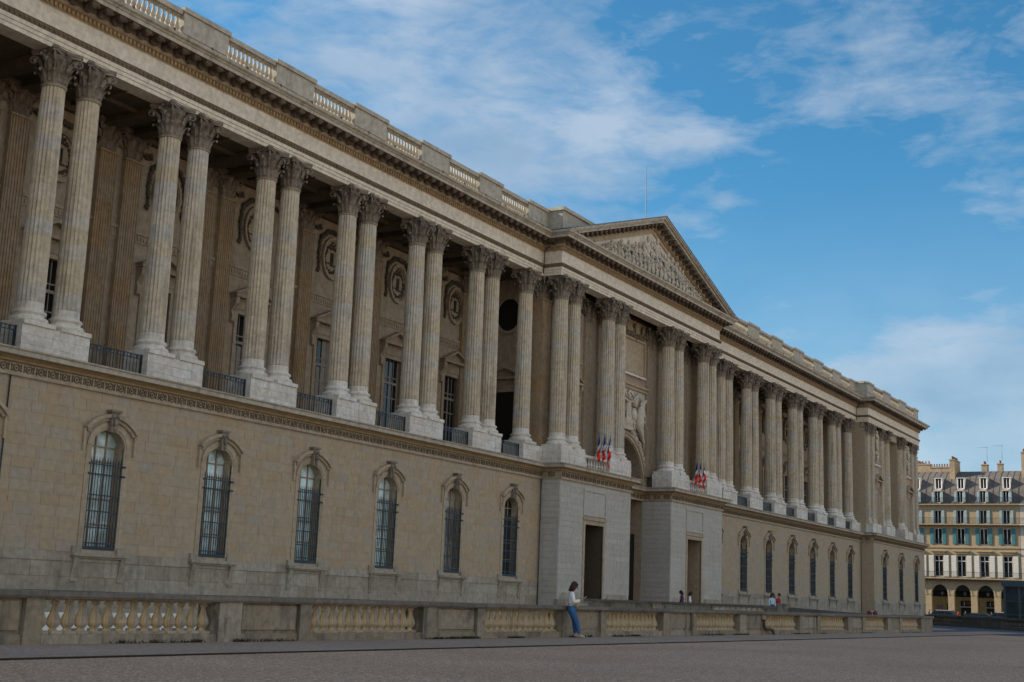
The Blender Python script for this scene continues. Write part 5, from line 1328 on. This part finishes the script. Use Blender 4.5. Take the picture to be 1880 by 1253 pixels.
# local axes: +y is where the person faces, +x to their right... z up
def person(loc, rz, label, pose, cols, hair_long=False, sc=1):
    t = thing('person', label, 'person', loc)
    J = pose
    c = [J['pelvis'], J['waist'], J['chest'], J['neck'], J['head0']]
    chains = [[J['pelvis'], J['waist'], J['chest'], J['neck0'], J['neck1'], J['head0'], J['head1']]]
    for s_ in ('l', 'r'):
        chains.append([J['pelvis'], J[s_+'hip'], J[s_+'knee'], J[s_+'ankle'], J[s_+'toe']])
        chains.append([J['chest'], J[s_+'sh'], J[s_+'el'], J[s_+'wr'], J[s_+'palm']])
    def slim(p, k): return (*p[:3], tuple(v*k for v in p[3]) if hasattr(p[3], '__len__') else p[3]*k)
    cov_ = {tuple(J[n_][:3]) for n_ in ('pelvis', 'waist', 'chest', 'lhip', 'rhip', 'neck0')}
    chains = [[slim(p, .74) if tuple(p[:3]) in cov_ else p for p in ch] for ch in chains]
    body = skinned('body', chains, 'skin', t, loc, rz, sc)
    for s_ in ('l', 'r'):      # five fingers rooted in each palm
        p = Vector(J[s_+'palm'][:3]); w_ = Vector(J[s_+'wr'][:3]); d = (p-w_).normalized(); side = d.cross(Vector((0, 0, 1))).normalized(); up = side.cross(d)
        for k in range(4):
            q = p+side*(.024*(k-1.5)); ln_ = (.055, .065, .062, .048)[k]
            skinned('finger', [[(*q, .009), (*(q+d*ln_*.6+up*.012), .0085), (*(q+d*ln_*.9+up*.035), .007)]], 'skin', t, loc, rz, sc, 1)
        q = w_.lerp(p, .5)+side*(-.03 if s_ == 'r' else .03)
        skinned('thumb', [[(*q, .011), (*(q+d*.03+up*.03+side*(-.015 if s_ == 'r' else .015)), .010), (*(q+d*.06+up*.045), .008)]], 'skin', t, loc, rz, sc, 1)
    hd = Vector(J['head1'][:3]).lerp(Vector(J['head0'][:3]), .45); tilt = J.get('tilt', 0)
    rot = Matrix.Rotation(tilt, 3, 'X')
    def hp(x, y, z): return hd+rot @ Vector((x, y, z))
    b = MB(); b.ball(hp(0, .115, -.02), (.016, .022, .028), 6, 4, rot); b.ball(hp(-.085, 0, -.01), (.012, .022, .035), 6, 4, rot); b.ball(hp(.085, 0, -.01), (.012, .022, .035), 6, 4, rot)
    put('face', b.mesh('face', 'skin'), body, loc)
    b = MB()
    for x in (-.034, .034): b.ball(hp(x, .098, .018), (.013, .008, .007), 6, 4, rot); b.box(*(hp(x, 0, 0)[0]-.018, hp(x, 0, 0)[0]+.018), hp(0, .10, .04)[1]-.01, hp(0, .10, .04)[1], hp(0, .1, .04)[2]-.004, hp(0, .1, .04)[2]+.004)
    put('eyes', b.mesh('eyes', 'black_hair'), body, loc)
    b = MB(); b.ball(hp(0, .105, -.055), (.025, .008, .008), 6, 4, rot); put('mouth', b.mesh('mouth', 'red_dark'), body, loc)
    b = MB(); b.ball(hp(0, -.022, .045), (.098, .108, .10), 12, 8, rot)
    if hair_long:
        for q in range(11):
            a = math.pi*(-.06+1.12*q/10); x, y = .086*math.cos(a), -.07*math.sin(a)-.012
            b.tube([hp(x*.7, y*.8, .09), hp(x*1.12, y*1.12, .0), hp(x*1.25, y*1.3+.01, -.10), hp(x*1.2, y*1.25, -.19+.02*math.sin(q*2.1))], [.035, .042, .040, .018], 7)
        b.tube([hp(-.02, .07, .1), hp(-.07, .08, .06), hp(-.095, .05, -.03), hp(-.10, .03, -.14)], [.02, .025, .025, .012], 6); b.tube([hp(.02, .07, .1), hp(.07, .08, .06), hp(.095, .05, -.03), hp(.10, .03, -.14)], [.02, .025, .025, .012], 6)
    put('hair', b.mesh('hair', cols.get('hair', 'hair')), t, loc, rz=rz, sc=(sc,)*3)
    gr = lambda p, k=1.14, a=.006: (*p[:3], (tuple(v*k+a for v in p[3]) if hasattr(p[3], '__len__') else p[3]*k+a))
    mid = lambda p, q, t_: (*Vector(p[:3]).lerp(Vector(q[:3]), t_), ((p[3] if not hasattr(p[3], '__len__') else p[3][0])*(1-t_)+(q[3] if not hasattr(q[3], '__len__') else q[3][0])*t_))
    tr = [[(J['pelvis'][0], J['pelvis'][1]+.005, 1.05, (.125, .108)), (J['pelvis'][0], J['pelvis'][1], .985, (.140, .120)), gr(J['pelvis'], 1.22)]]
    for s_ in ('l', 'r'): tr.append([gr(J['pelvis'], 1.22), gr(J[s_+'hip'], 1.22), gr(mid(J[s_+'hip'], J[s_+'knee'], .5), 1.14), gr(J[s_+'knee'], 1.16), gr(mid(J[s_+'knee'], J[s_+'ankle'], .4), 1.25), gr(mid(J[s_+'knee'], J[s_+'ankle'], .93), 1.2)])
    tr[0] = tr[0][::-1]
    skinned('trousers', tr, cols['legs'], t, loc, rz, sc)
    tp = [[gr(J['waist'], 1.12, .014), (J['pelvis'][0], J['pelvis'][1], .985, (.150, .130))], [gr(J['waist'], 1.1, .012), gr(J['chest'], 1.08, .012), gr(J['neck0'], 1.05, .008)]]
    for s_ in ('l', 'r'): tp.append([gr(J['chest'], 1.08, .012), gr(J[s_+'sh'], 1.2, .01), gr(mid(J[s_+'sh'], J[s_+'el'], .5), 1.25, .012), gr(J[s_+'el'], 1.3, .01), gr(mid(J[s_+'el'], J[s_+'wr'], .9), 1.3, .008)])
    skinned('top', tp, cols['top'], t, loc, rz, sc)
    for s_ in ('l', 'r'):
        a, b2 = Vector(J[s_+'ankle'][:3]), Vector(J[s_+'toe'][:3])
        skinned('shoe', [[(*(a+(a-b2)*.25-Vector((0, 0, .03))), .042), (*a.lerp(b2, .5), .042), (*(b2+(b2-a)*.15), .030)]], cols.get('shoe', 'shoe'), t, loc, rz, sc, 1)
    return t
def standing(lean=0, arms='phone', cross=0):
    J = dict(pelvis=(0, 0, .90, (.13, .10)), waist=(0, .01+lean*.1, 1.07, (.105, .085)), chest=(0, .0+lean*.2, 1.28, (.135, .10)), neck0=(0, .0+lean*.25, 1.40, (.07, .06)), neck=(0, 0, 1.4, .05),
             neck1=(0, .03, 1.46, .05), head0=(0, .055, 1.535, (.075, .085)), head1=(0, .075, 1.62, (.068, .08)), tilt=R(-22))
    for s_, x in (('l', -1), ('r', 1)):
        J[s_+'hip'] = (x*.09, .01, .82, (.10, .105)); J[s_+'sh'] = (x*.165, 0, 1.35, .052)
    J['lknee'] = (-.09, .10, .50, .068); J['lankle'] = (-.07, .13, .09, .038); J['ltoe'] = (-.07, .28, .035, .034)
    J['rknee'] = (.08, .15, .51, .068); J['rankle'] = (.05, .27, .09, .038); J['rtoe'] = (.08, .41, .035, .034)
    if arms == 'phone':
        J['lel'] = (-.22, .07, 1.09, .042); J['lwr'] = (-.10, .29, 1.16, .030); J['lpalm'] = (-.05, .345, 1.19, .028)
        J['rel'] = (.22, .05, 1.08, .042); J['rwr'] = (.10, .27, 1.15, .030); J['rpalm'] = (.045, .335, 1.18, .028)
    else:
        J['lel'] = (-.24, -.02, 1.10, .042); J['lwr'] = (-.22, .10, .88, .030); J['lpalm'] = (-.21, .13, .81, .028)
        J['rel'] = (.24, -.02, 1.10, .042); J['rwr'] = (.22, .10, .88, .030); J['rpalm'] = (.21, .13, .81, .028)
        for k_, yk, ya in (('l', .03, 0), ('r', .05, .03)):
            x = J[k_+'hip'][0]; J[k_+'knee'] = (x, yk, .48, .066); J[k_+'ankle'] = (x, ya, .09, .038); J[k_+'toe'] = (x, ya+.15, .035, .034)
    return J
GX, GY, GR = 37.05, 19.52, R(-150)
girl = person((GX, GY, .03), GR, 'young woman in white blouse and blue jeans leaning on the balustrade, looking at her phone', standing(), dict(legs='jeans', top='blouse', hair='hair'), True, 1.0)
c_, s__ = math.cos(GR), math.sin(GR)
def gl(x, y, z): return (GX+x*c_-y*s__, GY+x*s__+y*c_, z+.03)
b = MB(); b.box(-.035, .035, -.006, .006, -.07, .07); ph = put('phone', b.mesh('phone', 'phone'), None, gl(0, .40, 1.23), label='white phone held in both hands by the leaning woman', category='phone'); ph.rotation_euler = (R(-50), 0, GR)
b = MB(); b.ball((.02, .14, .98), (.12, .07, .075), 10, 7); b.tube([(.14, .10, 1.0), (.15, -.06, 1.03), (0, -.12, 1.04), (-.15, -.06, 1.03), (-.14, .10, 1.0)], .015, 5)
bag = put('waist_bag', b.mesh('waist_bag', 'gold_bag'), None, (GX, GY, .03), rz=GR, label='small tan bag worn at the waist of the leaning woman', category='bag')
person((84.6, 29.7, .30), R(150), 'person with brown hair in a pale blue top, beside the one in red', standing(0, 'x'), dict(legs='navy', top='blue_top', hair='hair'), True, 1.05)
person((85.6, 29.6, .30), R(170), 'person with black hair in a red top on the bridge above the parapet', standing(0, 'x'), dict(legs='navy', top='red_top', hair='black_hair'), False, 1.05)
person((84.6, 36.1, .30), R(40), 'dark-haired person in a purple top standing close to another behind the bridge parapet', standing(0, 'x'), dict(legs='navy', top='purple', hair='black_hair'), True, 1.03)
person((84.95, 35.65, .30), R(200), 'person in a pale top embraced by the one in purple behind the bridge parapet', standing(0, 'x'), dict(legs='navy', top='blouse', hair='hair'), True, 1.0)
cl_ = ['navy', 'red_top', 'blue_top', 'black', 'purple', 'navy']
for i, (y, x) in enumerate(((46.3, HX-1.5), (45.6, HX-1.5), (47.6, HX-2), (44.6, HX-1), (40.6, HX-1.2), (39.9, HX-1.4), (50.2, HX-1))):
    person((x, y, 0), R(90*(i % 4)), ['passer-by in navy between the first two arches', 'passer-by in red near the second arch pier', 'passer-by in pale blue before the first arch', 'passer-by in black before the second arch', 'passer-by in purple before the third arch', 'passer-by in pink before the third arch, near the kiosk', 'passer-by in dark clothes beside the palace corner'][i],
           standing(0, 'x'), dict(legs='navy', top=('navy', 'red_top', 'blue_top', 'black', 'purple', 'pink_cloth', 'navy')[i], hair='black_hair'), False, 1.03)

# ================================================================== SUNLIT STREET FRONT ACROSS THE SQUARE (behind the viewer, unseen, added for warm bounce light)
M['limestone'] = stone('limestone', (.50, .43, .32), (.58, .51, .40), vary=.2, streak=.2, dirt=(.3, .25, .18), dirt_amt=.2)  # only for the added unseen houses
for i, (x0, x1, hh, lab) in enumerate(((-60, -22, 21, 'added unseen cream limestone house across the square, southernmost of the row'), (-21.9, 14, 24, 'added unseen taller cream limestone house across the square, behind the viewer'), (14.1, 50, 20, 'added unseen lower cream limestone house in the middle of the row across the square'), (60, 96, 23, 'cream limestone house across the square, opposite the portal'), (96.1, 140, 21, 'long cream limestone house across the square, northernmost of the row'))):
    h = thing('house', lab, 'house', ((x0+x1)/2, -66, 0))  # added unseen house, there for warm bounce light
    b = MB(); b.box(x0, x1, -80, -60, 0, hh); put('wall', b.mesh('wall', 'limestone'), h)
    b = MB(); b.prism([(-80, hh), (-60.3, hh), (-62, hh+4), (-78, hh+4.6)], x0, x1, 'x'); put('roof', b.mesh('roof', 'roof_zinc'), h)
    b = MB(); b.box(x0, x1, -60.02, -59.5, hh-.6, hh-.05); put('cornice', b.mesh('cornice', 'limestone'), h)
    wb = MB(); wb.box(-.6, .6, -.02, .1, 0, 2.1); wm_ = wb.mesh('window', 'glass_dark')
    n = int((x1-x0)/3.2)
    for k in range(n):
        for z in range(4, int(hh)-3, 4): put('window', wm_, h, (x0+(k+.5)*(x1-x0)/n, -60.0, z))
